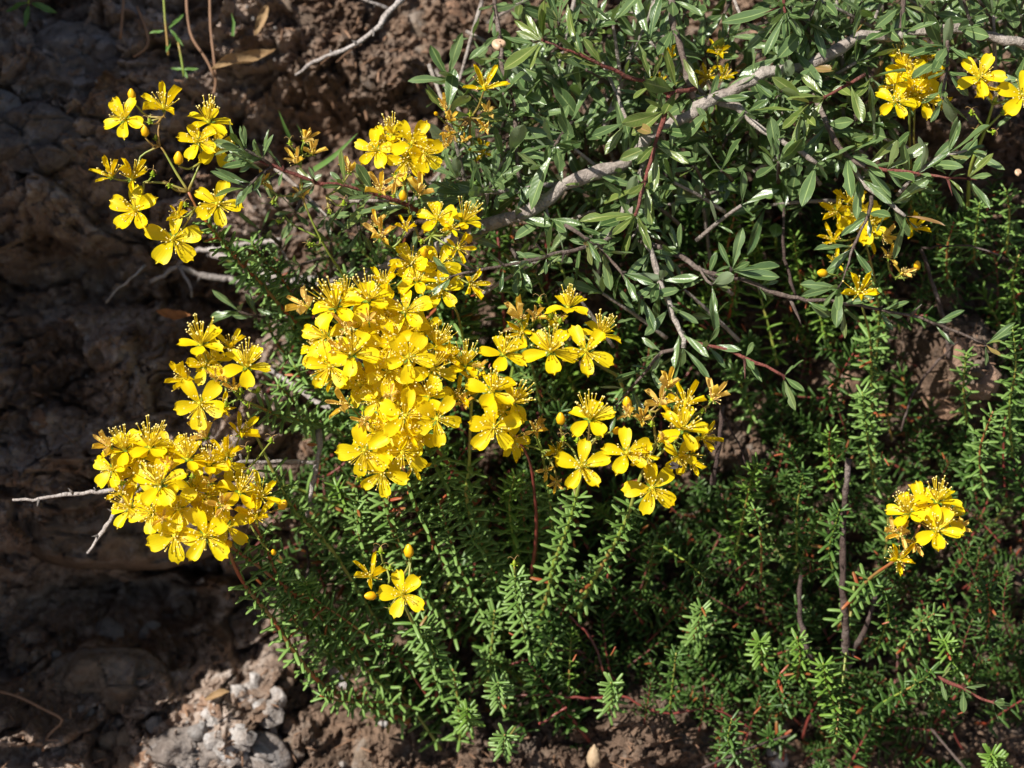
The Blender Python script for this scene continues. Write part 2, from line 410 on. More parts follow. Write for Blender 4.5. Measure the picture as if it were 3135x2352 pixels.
gx = axis(-150, 3290, 6.5, -28000, 31000); gy = axis(-150, 2500, 6.5, -22000, 7400)
GX, GY = np.meshgrid(gx, gy); HH = Hf(GX, GY)
V = bankpos(GX, GY, HH).reshape(-1, 3)
ny, nx = GX.shape
I = (np.arange(ny - 1)[:, None] * nx + np.arange(nx - 1)[None, :]).reshape(-1)
F = np.stack([I, I + nx, I + nx + 1, I + 1], 1)
me = bpy.data.meshes.new('soil_bank'); me.vertices.add(len(V)); me.vertices.foreach_set('co', V.reshape(-1))
me.loops.add(F.size); me.loops.foreach_set('vertex_index', F.reshape(-1).astype(np.int32))
me.polygons.add(len(F)); me.polygons.foreach_set('loop_start', np.arange(0, F.size, 4, dtype=np.int32))
me.polygons.foreach_set('use_smooth', np.zeros(len(F), bool))
at = me.attributes.new('lw', 'FLOAT2', 'POINT')
lwv = np.zeros((len(V), 2), np.float32); lwv[:, 0] = (1 - ss(GX, 620, 1050)).reshape(-1); at.data.foreach_set('vector', lwv.reshape(-1))
me.update(calc_edges=True); me.materials.append(M_bank)
bank = link('soil_bank', me); tag(bank, kind='structure')
gm = MB(); gm.add([(-300, -300, 0), (300, -300, 0), (300, 300, 0), (-300, 300, 0)], [(0, 1, 2, 3)])
tag(link('ground', gm.mesh('ground', [M_soil], False)), kind='structure')

# stones: broken, angular lumps
def lump(seed, flat=0.7, ang=0.35, sub=2):
    import bmesh
    bm = bmesh.new(); bmesh.ops.create_icosphere(bm, subdivisions=sub, radius=1)
    r = random.Random(seed)
    planes = [(Vector((r.uniform(-1, 1), r.uniform(-1, 1), r.uniform(-1, 1))).normalized(), r.uniform(0.5, 0.85)) for _ in range(9)]
    for v in bm.verts:
        for n, d in planes:
            k = v.co.dot(n)
            if k > d: v.co -= n * (k - d)
        v.co *= 1 + r.uniform(-.05, .05)
        v.co.z *= flat
    mb = MB(); mb.add([tuple(v.co) for v in bm.verts], [tuple(v.index for v in f.verts) for f in bm.faces]); bm.free()
    return mb
STONE = {}
for i in range(7):
    lm = lump(100 + i)
    for k, mt in (('b', M_stone), ('g', M_stone_g), ('w', M_stone_w), ('r', M_stone_r)):
        STONE[(i, k)] = lm.mesh('stone', [mt], False)
def stone(px, py, r, kind='b', sink=0.3, asp=None, roll=None):
    h = float(Hf(px, py)); p = Vector(bankpos(np.array(px), np.array(py), np.array(h - sink * r * S * 100)))
    R = zrot((ru(-.4, .4), ru(-.4, .4), 1), ru(0, 6.28) if roll is None else roll)
    a = asp or ru(.55, .95)
    link('stone', STONE[(random.randrange(7), kind)], bank, basis(R, p, Vector((0, 0, 0)), (r * KB, r * KB * a, r * KB * ru(.6, .9))))
rs = random.Random(5)
for _ in range(190):
    px = rs.uniform(-50, 3200); py = rs.uniform(-50, 2420)
    r = rs.choice([8, 10, 12, 14, 18, 24, 34])
    k = 'b' if rs.random() < .6 else ('r' if px > 1200 or rs.random() < .3 else 'g')
    stone(px, py, r, k)
for px, py, r, k in [(330, 1100, 62, 'b'), (620, 1180, 60, 'g'), (50, 1180, 70, 'r'), (130, 1290, 45, 'r'), (410, 1410, 60, 'r'), (530, 1170, 40, 'r'),
                     (830, 2150, 45, 'w'), (790, 2210, 38, 'w'), (740, 2180, 42, 'w'), (700, 2230, 34, 'w'), (760, 2110, 38, 'w'), (650, 2260, 36, 'w'),
                     (590, 2290, 34, 'w'), (560, 2230, 28, 'w'), (850, 2250, 30, 'w'), (800, 2290, 34, 'w'), (690, 2140, 32, 'r'), (640, 2150, 26, 'r'),
                     (560, 2180, 32, 'r'), (360, 2260, 55, 'b'), (430, 2310, 60, 'b'), (270, 2170, 45, 'g'), (720, 2060, 22, 'r'), (880, 2080, 34, 'b'),
                     (1010, 2080, 55, 'g'), (1060, 2110, 30, 'w'), (300, 1960, 60, 'g'), (430, 1950, 50, 'g'), (520, 1900, 60, 'b'), (560, 1650, 55, 'g'),
                     (960, 1780, 45, 'w'), (1790, 1790, 34, 'w'), (1770, 2010, 20, 'w'), (2000, 1810, 28, 'w'), (2370, 2310, 50, 'w'), (2420, 2320, 40, 'r'), (2390, 2240, 45, 'r'),
                     (1760, 930, 110, 'b'), (1790, 860, 70, 'b'), (2560, 1180, 70, 'r'), (2860, 1100, 80, 'r'), (2920, 1170, 80, 'r'), (2830, 1230, 70, 'r'), (2890, 930, 60, 'r'),
                     (1270, 80, 60, 'b'), (1320, 170, 55, 'b'), (1180, 130, 45, 'b'), (1130, 260, 40, 'b'), (1140, 330, 50, 'b'), (1290, 300, 60, 'b'), (1400, 40, 50, 'r'),
                     (930, 60, 45, 'b'), (1690, 330, 60, 'b'), (1640, 250, 50, 'b'), (2330, 90, 40, 'r'), (2390, 350, 60, 'r'),
                     (40, 330, 60, 'g'), (1560, 2200, 60, 'b'), (1700, 2290, 70, 'b'), (1130, 2290, 60, 'b'), (1180, 2200, 20, 'w'), (1060, 2310, 18, 'w'), (70, 2050, 60, 'g')]:
    stone(px, py, r, k, 0.35)
LC = [lump(200 + i, .8, .3, 1) for i in range(6)]
CR = [MB(), MB()]; rc = random.Random(77)
for _ in range(4200):
    px = rc.uniform(-60, 3200); py = rc.uniform(-60, 2420); r = rc.choice((2.5, 3, 4, 5, 7, 10)); h = float(Hf(px, py)); k = 0 if px > 900 or rc.random() < .5 else 1
    p = Vector(bankpos(np.array(px), np.array(py), np.array(h + .1 * r * KB * 100)))
    CR[k].merge(LC[rc.randrange(6)], basis(zrot((rc.uniform(-1, 1), rc.uniform(-1, 1), 1), rc.uniform(0, 6)), p, Vector((0, 0, 0)), (r * KB, r * KB * rc.uniform(.5, 1), r * KB * .8)))
for mb, mt, lb in ((CR[0], M_stone, 'brown crumbs of earth and grit on the bank'), (CR[1], M_stone_g, 'grey rock chips lying on the left of the bank')):
    tag(link('grit', mb.mesh('grit', [mt], False)), lb, 'grit', kind='stuff')
def boulder(px, py, rx, ry, dep, mat, label, seed, h=None):
    """a fractured block standing proud of the bank"""
    def fn(a, b):
        th = 0
        return None
    n = 46; rr = np.random.RandomState(seed)
    A, Bv = np.meshgrid(np.linspace(-1, 1, n), np.linspace(-1, 1, n))
    ang = np.arctan2(Bv, A); sq = np.maximum(abs(A), abs(Bv)); u = sq * np.cos(ang); v = sq * np.sin(ang)
    edge = 1 + 0.16 * fbm(np.cos(ang) * 1.6 + seed, np.sin(ang) * 1.6, seed, 3)
    X = px + rx * u * edge; Y = py + ry * v * edge
    z = (1 - np.clip(sq, 0, 1) ** 5) ; top = dep * z
    f1, f2, i1 = voro(X / 110 + seed, Y / 95, seed); top += z * ((i1 - .5) * .9 - .35 * (1 - ss(f2 - f1, 0, .06)) + 1.0 * fbm(X / 90, Y / 70, seed + 3, 5, .6))
    base = (h if h is not None else float(Hf(px, py)) - 0.6)
    pos = bankpos(X, Y, base + top)
    c = pos.reshape(-1, 3); ctr = c.mean(0)
    I = (np.arange(n - 1)[:, None] * n + np.arange(n - 1)[None, :]).reshape(-1)
    fs = [(int(i), int(i + n), int(i + n + 1), int(i + 1)) for i in I]
    back = [i for i in range(n)] + [i * n + n - 1 for i in range(1, n)] + [n * n - 1 - i for i in range(1, n)] + [i * n for i in range(n - 2, 0, -1)]
    mb = MB(); mb.add([tuple(p - ctr) for p in c] , fs + [tuple(back)])
    o = link('boulder', mb.mesh('boulder', [mat])); o.location = Vector(ctr)
    tag(o, label, 'rock')
boulder(230, 250, 170, 190, 1.2, M_stone_d, 'pale grey cracked boulder in the shade at the upper left, above the first flower head', 11)
boulder(130, 440, 150, 110, 1.0, M_stone_d, 'grey rock slab below the cracked boulder, at the far left edge in shade', 12)
boulder(400, 1600, 330, 150, 2.2, M_stone, 'big brown overhanging rock under the lower left flower head', 13)
boulder(690, 2290, 230, 110, .5, M_stone_d, 'low grey rock at the bottom edge under the white-crusted stones at the lower left', 14)
for px, py, r, k in [(800, 2090, 56, 'w'), (740, 2130, 58, 'w'), (845, 2155, 60, 'w'), (670, 2190, 60, 'w'), (730, 2250, 62, 'w'), (600, 2235, 56, 'w'), (880, 2060, 44, 'r'), (790, 2265, 54, 'w'), (860, 2120, 46, 'w'), (835, 2190, 52, 'w'), (790, 2140, 40, 'w'), (770, 2215, 50, 'w'), (715, 2170, 46, 'g'), (690, 2225, 46, 'w'), (640, 2200, 38, 'g'), (620, 2260, 44, 'w'), (565, 2225, 34, 'g'), (840, 2255, 36, 'w'), (750, 2280, 40, 'w'),
                     (700, 2290, 38, 'w'), (660, 2130, 36, 'r'), (600, 2160, 34, 'r'), (900, 2200, 34, 'r'), (905, 2270, 50, 'b'), (560, 2300, 30, 'w'), (870, 2320, 46, 'r'), (420, 2240, 48, 'b'), (480, 2290, 46, 'r'), (330, 2320, 50, 'b'), (500, 2200, 40, 'g')]:
    stone(px, py, r, k, .45)
boulder(330, 2080, 190, 110, 1.0, M_stone, 'dark shaded grey rock at the bottom left, left of the white crusted rock', 15)

# ------------------------------------------------------------------ hypericum building blocks
def petal_mb(seed, withered=False):
    r = random.Random(seed); mb = MB()
    W = [(0, .04), (.13, .085), (.3, .16), (.5, .225), (.66, .255), (.80, .245), (.92, .175), (.98, .10), (1, .03)]
    wk = r.uniform(.85, 1.12) * (0.42 if withered else 1)
    lift = r.uniform(.05, .25) * (1.8 if withered else 1); drop = r.uniform(.1, .35) * (0.2 if withered else 1)
    cup = r.uniform(.05, .14) * (2.2 if withered else 1); sk = r.uniform(-.05, .05); tw = r.uniform(-.35, .35) * (2.5 if withered else 1); ph = r.uniform(0, 6)
    notch = r.uniform(-.02, .02)
    def fn(t, y):
        ww = interp(W, t) * wk; yy = y * ww
        x = t * (1 - 0.10 * y * y * (t > .9)) + notch * y * t ** 4
        z = lift * t - drop * t ** 3 - (-cup) * (y * y) * min(1, t * 2) + .015 * math.sin(9 * t + 3 * y + ph)
        a = tw * t; z2 = z + yy * math.sin(a)
        return (x * .97 + .03, yy * math.cos(a) + sk * t * t, z2 - .04)
    mb.grid(fn, 10, 4); return mb
PET = [petal_mb(i).mesh('petal', [M_petal]) for i in range(10)]
PETW = [petal_mb(50 + i, True).mesh('withered_petal', [M_faded]) for i in range(8)]
PETH = [petal_mb(70 + i, True).mesh('withered_petal', [M_petal]) for i in range(5)]

def stamens_mb(seed, spread, n, L, mf, messy=0):
    r = random.Random(seed); mb = MB()
    for i in range(n):
        a = 2 * math.pi * i / n * 2.618 + r.uniform(-.3, .3); th = spread * (r.random() ** .6) + .08
        l = L * r.uniform(.7, 1.1)
        d = Vector((math.sin(th) * math.cos(a), math.sin(th) * math.sin(a), math.cos(th)))
        side = Vector((r.uniform(-1, 1), r.uniform(-1, 1), r.uniform(-.5, 1))) * messy
        up = Vector((0, 0, 1))
        pts = [d * .03, d * l * .5 - up * .02 * 0 + side * .06, d * l + up * l * .10 + side * .2]
        mb.tube(pts, [.014, .012, .011], 3, 0, False)
        q = pts[-1]; e = r.uniform(.028, .040)
        v = [tuple(q + Vector(c) * e) for c in ((1, 0, 0), (-1, 0, 0), (0, 1, 0), (0, -1, 0), (0, 0, 1), (0, 0, -1))]
        mb.add(v, [(0, 2, 4), (2, 1, 4), (1, 3, 4), (3, 0, 4), (2, 0, 5), (1, 2, 5), (3, 1, 5), (0, 3, 5)], 1)
    return mb
STA = [stamens_mb(i, 1.0, 26, .66, 0).mesh('stamens', [M_filament, M_anther]) for i in range(5)]
STAS = [stamens_mb(40 + i, 0.62, 30, .78, 0).mesh('stamens', [M_filament, M_anther]) for i in range(4)]
STAW = [stamens_mb(20 + i, 0.8, 26, .42, 0, 1.0).mesh('stamens', [M_tan, M_anther]) for i in range(4)]

def sepals(mb, L, m=0, elev=0.3):
    for k in range(5):
        a = 2 * math.pi * k / 5 + .6
        R = Matrix.Rotation(a, 4, 'Z') @ Matrix.Rotation(-elev, 4, 'Y')
        s = MB(); s.grid(lambda t, y: (t * L, y * L * .22 * math.sin(math.pi * min(1, t * .85 + .15)), .03 * y * y - .05), 3, 2)
        mb.merge(s, R, m)
mb = MB(); sepals(mb, .30); mb.lathe([(-.10, .02), (-.04, .07), (.02, .09), (.12, .085), (.22, .05), (.28, .015)], 7, 1)
for k in range(3):
    a = k * 2.1; mb.tube([(0, 0, .26), (math.cos(a) * .08, math.sin(a) * .08, .42), (math.cos(a) * .2, math.sin(a) * .2, .55)], [.012, .009, .008], 3, 1, False)
FLOWER = mb.mesh('flower', [M_calyx, M_pistil])
mb = MB(); sepals(mb, .30, 0, .5); CALYX = mb.mesh('calyx', [M_calyx])
mb = MB()
prof = [(-.05, .03), (.03, .16), (.16, .235), (.35, .245), (.52, .19), (.66, .10), (.72, .02)]
n = 12; v = []
for z, r in prof:
    for j in range(n):
        an = 2 * math.pi * j / n + z * 1.6; rr = r * (1 + .07 * math.cos(5 * (an - z * 1.6)))
        v.append((math.cos(an) * rr, math.sin(an) * rr, z))
mb.add(v, [(i * n + j, i * n + (j + 1) % n, (i + 1) * n + (j + 1) % n, (i + 1) * n + j) for i in range(len(prof) - 1) for j in range(n)], 0, [(0, 0)] * len(v))
BUD = mb.mesh('bud', [M_bud])
CAPS = []
for s_ in range(3):
    r = random.Random(s_); mb = MB(); sepals(mb, .34, 0, .15)
    mb.lathe([(-.06, .03), (0, .13), (.12, .17), (.28, .14), (.42, .06), (.5, .015)], 8, 0)
    for k in range(3):
        a = k * 2.1 + r.uniform(0, 1); c, s = math.cos(a), math.sin(a)
        mb.tube([(0, 0, .46), (c * .12, s * .12, .62), (c * .34, s * .34, .72), (c * .52, s * .52, .58), (c * .50, s * .50, .42)], [.016, .012, .011, .01, .008], 3, 1, False)
    CAPS.append(mb.mesh('seed_capsule', [M_ovary, M_tan]))

def needle_mb(seed, curve):
    r = random.Random(seed); mb = MB(); v = []; uv = []
    ts = [0, .10, .5, .92, 1]; wd = [.05, .092, .102, .088, .03]; c = curve
    for t, wv in zip(ts, wd):
        z = c * t * t
        for (a, b) in ((-1, -.2), (-.6, .7), (0, .25), (.6, .7), (1, -.2), (0, -1.0)):
            v.append((t, a * wv, z + b * wv * .85)); uv.append((t, a))
    n = 6
    f = [(i * n + j, i * n + (j + 1) % n, (i + 1) * n + (j + 1) % n, (i + 1) * n + j) for i in range(4) for j in range(n)]
    f.append(tuple(4 * n + j for j in range(n)))
    mb.add(v, f, 0, uv); return mb
NMB = [needle_mb(i, c) for i, c in enumerate((-.16, -.08, -.02, -.12, -.24))]
NEED = {k: [q.mesh('leaf', [m]) for q in NMB] for k, m in (('n', M_needle), ('b', M_needle_b), ('d', M_needle_d), ('r', M_needle_r), ('m', M_needle_shade))}

def whorls(path, s0, s1, sp, L, ang0, ang1, per=3, rg=random, tipburst=True):
    """yield (matrix3x3, position, length) of leaves along a path from base to tip"""
    ln = [0]
    for a, b in zip(path, path[1:]): ln.append(ln[-1] + (b - a).length)
    tot = ln[-1]; s = s0 * tot; k = 0; i = 0
    while s < s1 * tot:
        while i < len(ln) - 2 and ln[i + 1] < s: i += 1
        f = (s - ln[i]) / max(1e-9, ln[i + 1] - ln[i]); p = path[i].lerp(path[i + 1], f)
        t = (path[i + 1] - path[i]).normalized(); q = s / tot
        a = t.orthogonal().normalized(); b = t.cross(a)
        ph = k * math.pi / per + rg.uniform(-.1, .1)
        ang = ang0 + (ang1 - ang0) * q
        for j in range(per):
            if rg.random() < .05: continue
            an = ph + 2 * math.pi * j / per + rg.uniform(-.1, .1)
            o = a * math.cos(an) + b * math.sin(an); th = ang + rg.uniform(-.12, .12)
            x = t * math.cos(th) + o * math.sin(th); z = (t * math.sin(th) - o * math.cos(th)); y = z.cross(x)
            l = L * rg.uniform(.88, 1.1) * (1 - .25 * max(0, q - .8) / .2)
            yield Matrix((x, y, z)).transposed(), p, l
        s += sp * (1 - .55 * max(0, q - .6) / .4 * (1 if tipburst else 0)) * rg.uniform(.9, 1.1); k += 1

def sprig(name, label, cat, stems, flowers=(), nodes=(), h=3.0, L=0.0073, leafkind='n', group=None):
    """a flowering or leafy shoot. stems: (points base->tip, radius, leaf from, leaf to[, mat]).
    nodes: branching points of the flower head. flowers: (px,py,r,nx,ny,roll,kind[,h])"""
    base = P(*stems[0][0][0]); root = empty(name, base); tag(root, label, cat, group)
    for st in stems:
        pts, rad, a0, a1 = st[:4]; m = st[4] if len(st) > 4 else M_stem_g; lk = st[5] if len(st) > 5 else leafkind
        path = smooth_path([P(*q) for q in pts], .003)
        mb = MB(); n = len(path)
        mb.tube([p - base for p in path], [rad * (1.15 - .5 * i / (n - 1)) * (1.12 if i % 3 == 0 else 1) for i in range(n)], 6)
        link('stem', mb.mesh('stem', [m]), root)
        if a1 > a0:
            tot = sum((b - a).length for a, b in zip(path, path[1:]))
            for R, p, l in whorls(path, a0, a1, .0033, L, 1.62, 1.0):
                kk = lk if rnd() > .006 else 'r'
                link('leaf', random.choice(NEED[kk]), root, basis(R, p, base, l))
    nodes = [P(*q) for q in nodes]
    ctr = None
    if flowers: ctr = (sum(f[0] for f in flowers) / len(flowers), sum(f[1] for f in flowers) / len(flowers))
    for fl in flowers:
        px, py, r, nxx, nyy, roll, kind = fl[:7]
        hh = fl[7] if len(fl) > 7 else h + ru(-.5, .7)
        p = P(px, py, hh)
        if kind == 's': nyy = nyy * 1.2 + .25; nxx *= 1.3
        if kind in 'oh': nxx += ru(-.22, .22); nyy += ru(-.22, .25)
        nv = Vector((nxx, nyy, 1)); R = zrot(nv, math.radians(roll)); wn = (B3 @ nv).normalized()
        sc = r * S * (D - hh * .01) / D * (1.07 if kind in 'osh' else 1)
        if nodes:
            nd = min(nodes, key=lambda q: (q - p).length)
            a = p - wn * sc * .10; L_ = (nd - p).length
            mid = a.lerp(nd, .45) - wn * L_ * .22
            path = smooth_path([nd, mid, a], .002); mb = MB()
            mb.tube([q - base for q in path], [.00032 + .00016 * (1 - i / len(path)) for i in range(len(path))], 5)
            if L_ > .004:
                for R2, p2, l2 in whorls(path, .3, .8, .0045, .0016, .9, .9, 2):
                    mb.merge(NMB[1], basis(R2, p2, base, l2))
            link('flower_stalk', mb.mesh('flower_stalk', [M_stem_g]), root)
        if kind in 'osw h'.split() or kind in ('o', 's', 'w', 'h'):
            f = link('flower', FLOWER, root, basis(R, p, base, sc))
            el0 = {'o': .16, 's': .05, 'w': .62, 'h': .45}[kind]
            pets = {'o': PET, 's': PET, 'w': PETW, 'h': PETH}[kind]
            for k in range(5):
                if kind == 'w' and rnd() < .1: continue
                el = el0 + ru(-.22, .22) * (1.6 if kind in 'wh' else 1)
                M = Matrix.Rotation(math.radians(72 * k) + ru(-.12, .12), 4, 'Z') @ Matrix.Rotation(-el, 4, 'Y')
                s = ru(.93, 1.08); M = M @ Matrix.Diagonal((s, s * ru(.95, 1.15), s, 1))
                link('petal', random.choice(pets), f, M)
            st = random.choice({'w': STAW, 's': STAS}.get(kind, STA))
            s = {'o': 1.0, 's': 1.25, 'w': 1.0, 'h': 1.0}[kind] * ru(.9, 1.1)
            link('stamens', st, f, Matrix.Rotation(ru(0, 6), 4, 'Z') @ Matrix.Scale(s, 4))
        elif kind == 'b':
            f = link('bud', BUD, root, basis(R, p, base, sc)); link('calyx', CALYX, f)
        elif kind == 'c':
            link('seed_capsule', random.choice(CAPS), root, basis(R, p, base, sc))
    return root

SW = "yellow St John's wort"
# --- 1 upper left head
sprig('flowering_sprig', SW + ' head at the upper left, loose, against the dark cracked rock', 'flower sprig',
  [([(1120, 1130, -5), (1000, 1080, -4), (930, 1010, -2.6), (864, 945, -1.4), (801, 869, -.3), (738, 810, .8), (675, 734, 1.8), (628, 675, 2.3), (600, 635, 2.5), (576, 586, 2.7)], .00075, .08, .90, M_stem_r),
   ([(576, 586, 2.7), (540, 530, 2.8), (500, 460, 2.9), (489, 447, 3)], .0005, 0, 0),
   ([(576, 586, 2.7), (600, 530, 2.7), (612, 500, 2.8)], .0005, 0, 0),
   ([(576, 586, 2.7), (500, 560, 2.9), (440, 560, 3)], .0005, 0, 0),
   ([(489, 447, 3), (484, 400, 3), (495, 360, 3)], .0004, 0, 0),
   ([(489, 447, 3), (430, 480, 3), (420, 530, 3)], .0004, 0, 0)],
  [(382, 365, 71, -.35, .45, 200, 'o'), (504, 333, 80, .1, .75, 90, 'h'), (639, 373, 73, .1, 1.0, 160, 's'), (607, 434, 67, -.3, .3, 180, 'o'),
   (660, 447, 73, .3, -.1, 300, 'o'), (342, 542, 64, -.6, .9, 100, 'h'), (405, 548, 71, 0, .8, 55, 'h'), (415, 645, 78, -.1, .1, 20, 'o'),
   (666, 626, 80, .25, .05, 70, 'o'), (531, 732, 85, -.05, .1, 18, 'o'), (545, 665, 44, 0, .3, 70, 'h'),
   (445, 417, 50, 0, 1.6, 0, 'b'), (547, 503, 60, .1, 1.8, 0, 'b'), (405, 305, 50, -.1, 2, 0, 'b'),
   (460, 375, 38, -.3, 1, 0, 'c'), (468, 535, 38, .2, 1, 40, 'c'), (519, 569, 36, 0, .5, 0, 'c'), (478, 425, 36, 0, 1, 10, 'c'), (569, 628, 34, -.2, .8, 0, 'c')],
  [(489, 447, 3), (495, 360, 3), (612, 500, 2.8), (420, 530, 3), (440, 560, 3), (576, 586, 2.7), (600, 635, 2.5)])
# --- 2 small faded heads
sprig('flowering_sprig', SW + ' sprig, small faded flowers between upper left and upper middle heads', 'flower sprig',
  [([(1110, 1010, -3), (1053, 852, 0), (1015, 790, .8), (981, 730, 1.4), (943, 650, 1.9), (925, 600, 2.1)], .0006, .0, .30),
   ([(981, 730, 1.4), (900, 690, 1.6), (870, 660, 1.7)], .0004, 0, 0), ([(925, 600, 2.1), (920, 520, 2.1), (925, 470, 2.1)], .0004, 0, 0), ([(925, 600, 2.1), (850, 600, 2.0)], .0004, 0, 0)],
  [(956, 472, 50, .2, .9, 60, 'w'), (910, 498, 56, -.2, .5, 200, 'w'), (932, 432, 52, .5, .6, 10, 'w'), (888, 440, 34, 0, 1, 0, 'c'), (922, 603, 44, 0, .7, 80, 'w'), (808, 560, 52, 0, .1, 250, 'w'),
   (1070, 528, 56, .1, .7, 40, 'w'), (1053, 624, 36, 0, 1, 0, 'c'), (836, 620, 32, 0, .6, 0, 'c'), (950, 750, 34, -.5, .3, 0, 'c'), (1010, 650, 32, 0, .8, 30, 'c'), (855, 680, 34, -.6, .4, 0, 'c')],
  [(925, 600, 2.1), (925, 470, 2.1), (870, 660, 1.7), (981, 730, 1.4), (850, 600, 2), (1000, 600, 1.9)], 2.2)
# --- 3 upper middle head
sprig('flowering_sprig', SW + ' sprig, compact bright upper middle head with withered flowers under it', 'flower sprig',
  [([(1350, 1000, -4), (1320, 850, -1.5), (1280, 720, .6), (1250, 640, 1.6), (1240, 560, 2.3), (1235, 520, 2.6)], .0006, .1, .5), ([(1250, 640, 1.6), (1190, 620, 1.9)], .0004, 0, 0)],
  [(1150, 460, 66, -.3, .3, 230, 'o'), (1262, 440, 74, .1, .3, 350, 'o'), (1200, 413, 60, -.2, .8, 130, 's'), (1298, 472, 62, .4, 0, 320, 'o'), (1245, 490, 66, 0, -.2, 250, 'o', 3.1),
   (1180, 440, 55, -.1, .1, 40, 'o', 2.8), (1167, 590, 72, -.1, .7, 70, 'w'), (1285, 596, 74, .2, .7, 20, 'w'), (1234, 612, 50, 0, 1.2, 0, 'b'), (1210, 540, 56, 0, -.4, 260, 'w'),
   (1255, 545, 34, 0, 1, 0, 'c'), (1205, 600, 34, .3, .7, 0, 'c')],
  [(1235, 520, 2.6), (1250, 640, 1.6), (1190, 620, 1.9)], 3.3)
# --- 4 upper centre
sprig('flowering_sprig', SW + ' sprig with narrow-petalled flowers just above the big central mass', 'flower sprig',
  [([(1500, 1250, -4), (1430, 1080, -1), (1400, 960, .8), (1360, 880, 1.6), (1330, 780, 2.4), (1320, 720, 2.8)], .0006, .1, .5),
   ([(1360, 880, 1.6), (1250, 840, 2.4)], .0004, 0, 0), ([(1330, 780, 2.4), (1200, 760, 2.6)], .0004, 0, 0)],
  [(1340, 668, 66, 0, .5, 100, 'o'), (1420, 678, 62, .5, .9, 110, 's'), (1165, 726, 76, 0, .3, 80, 'w'), (1154, 690, 50, -.3, .8, 100, 'w'), (1243, 702, 46, -.1, .6, 200, 'h'), (1432, 722, 52, .2, -.8, 0, 'b'),
   (1260, 806, 70, -.3, .5, 190, 'o'), (1276, 860, 66, 0, .7, 80, 'o'), (1352, 888, 72, .1, .2, 20, 'o'), (1344, 812, 70, .2, .5, 60, 'o'), (1300, 780, 50, 0, .4, 100, 'b'),
   (1175, 875, 66, .2, .8, 60, 'h'), (1243, 954, 80, .1, .3, 90, 'o'), (1400, 760, 54, .3, -.3, 0, 'h'), (1310, 690, 34, 0, 1, 0, 'c'), (1290, 740, 34, .3, .5, 0, 'c'), (1440, 870, 56, .6, .1, 0, 'h'), (1380, 700, 50, .1, .3, 10, 'h')],
  [(1320, 720, 2.8), (1360, 880, 1.6), (1250, 840, 2.4), (1200, 760, 2.6), (1330, 780, 2.4)], 3.3)
# --- 5 big mass, upper
sprig('flowering_sprig', SW + ' sprig forming the upper half of the large central flower mass', 'flower sprig',
  [([(1500, 1640, -4), (1430, 1500, -2), (1300, 1330, 0), (1200, 1200, 1.2), (1150, 1080, 2), (1140, 1020, 2.5)], .0008, .0, .35, M_stem_r),
   ([(1200, 1200, 1.2), (1080, 1130, 2.2)], .0005, 0, 0), ([(1200, 1200, 1.2), (1280, 1100, 2.2)], .0005, 0, 0)],
  [(1028, 941, 84, -.3, .4, 170, 's', 4.3), (1129, 920, 82, 0, .5, 30, 's', 4.2), (943, 941, 74, -.7, .4, 150, 'w', 2.6), (998, 1030, 78, -.4, .3, 20, 'o', 3.6), (1078, 1084, 82, -.1, .3, 275, 's', 4.7),
   (1011, 1122, 82, -.4, -.1, 245, 'o', 3.8), (966, 1072, 64, -.7, .2, 170, 'o', 3.2), (1180, 1004, 78, 0, .3, 50, 'o', 3.9), (1200, 1052, 80, .1, .1, 100, 'o', 4.2), (1245, 1013, 76, .2, .3, 20, 'o', 3.7),
   (1336, 1059, 66, .5, .7, 200, 's', 3.4), (1323, 1131, 80, .2, .2, 60, 'o', 4.0), (1180, 1090, 82, 0, .1, 10, 'o', 3.5), (1190, 1136, 80, -.1, -.1, 130, 'o', 4.0), (1250, 1093, 80, .1, .1, 200, 'o', 4.5),
   (1110, 1000, 76, -.1, .3, 100, 'o', 3.4), (1300, 1010, 60, .4, .3, 40, 'o', 2.9), (1130, 1160, 78, -.2, -.1, 300, 'o', 3.0), (1060, 1010, 70, 0, .4, 0, 'w', 4.2), (1040, 1075, 60, 0, .3, 0, 'w', 4.4),
   (1129, 985, 46, 0, .7, 30, 'w', 4.6), (1250, 1150, 78, .2, -.2, 300, 'o', 3.2), (1020, 1160, 60, -.3, -.3, 200, 'h', 2.6), (1370, 1100, 50, .3, .2, 20, 'h'), (1060, 905, 60, -.1, .8, 60, 's', 3.4),(1165, 950, 70, .2, .5, 60, 'o', 3.4)],
  [(1140, 1020, 2.5), (1080, 1130, 2.2), (1280, 1100, 2.2), (1200, 1200, 1.2), (1050, 1000, 2)], 3.8)
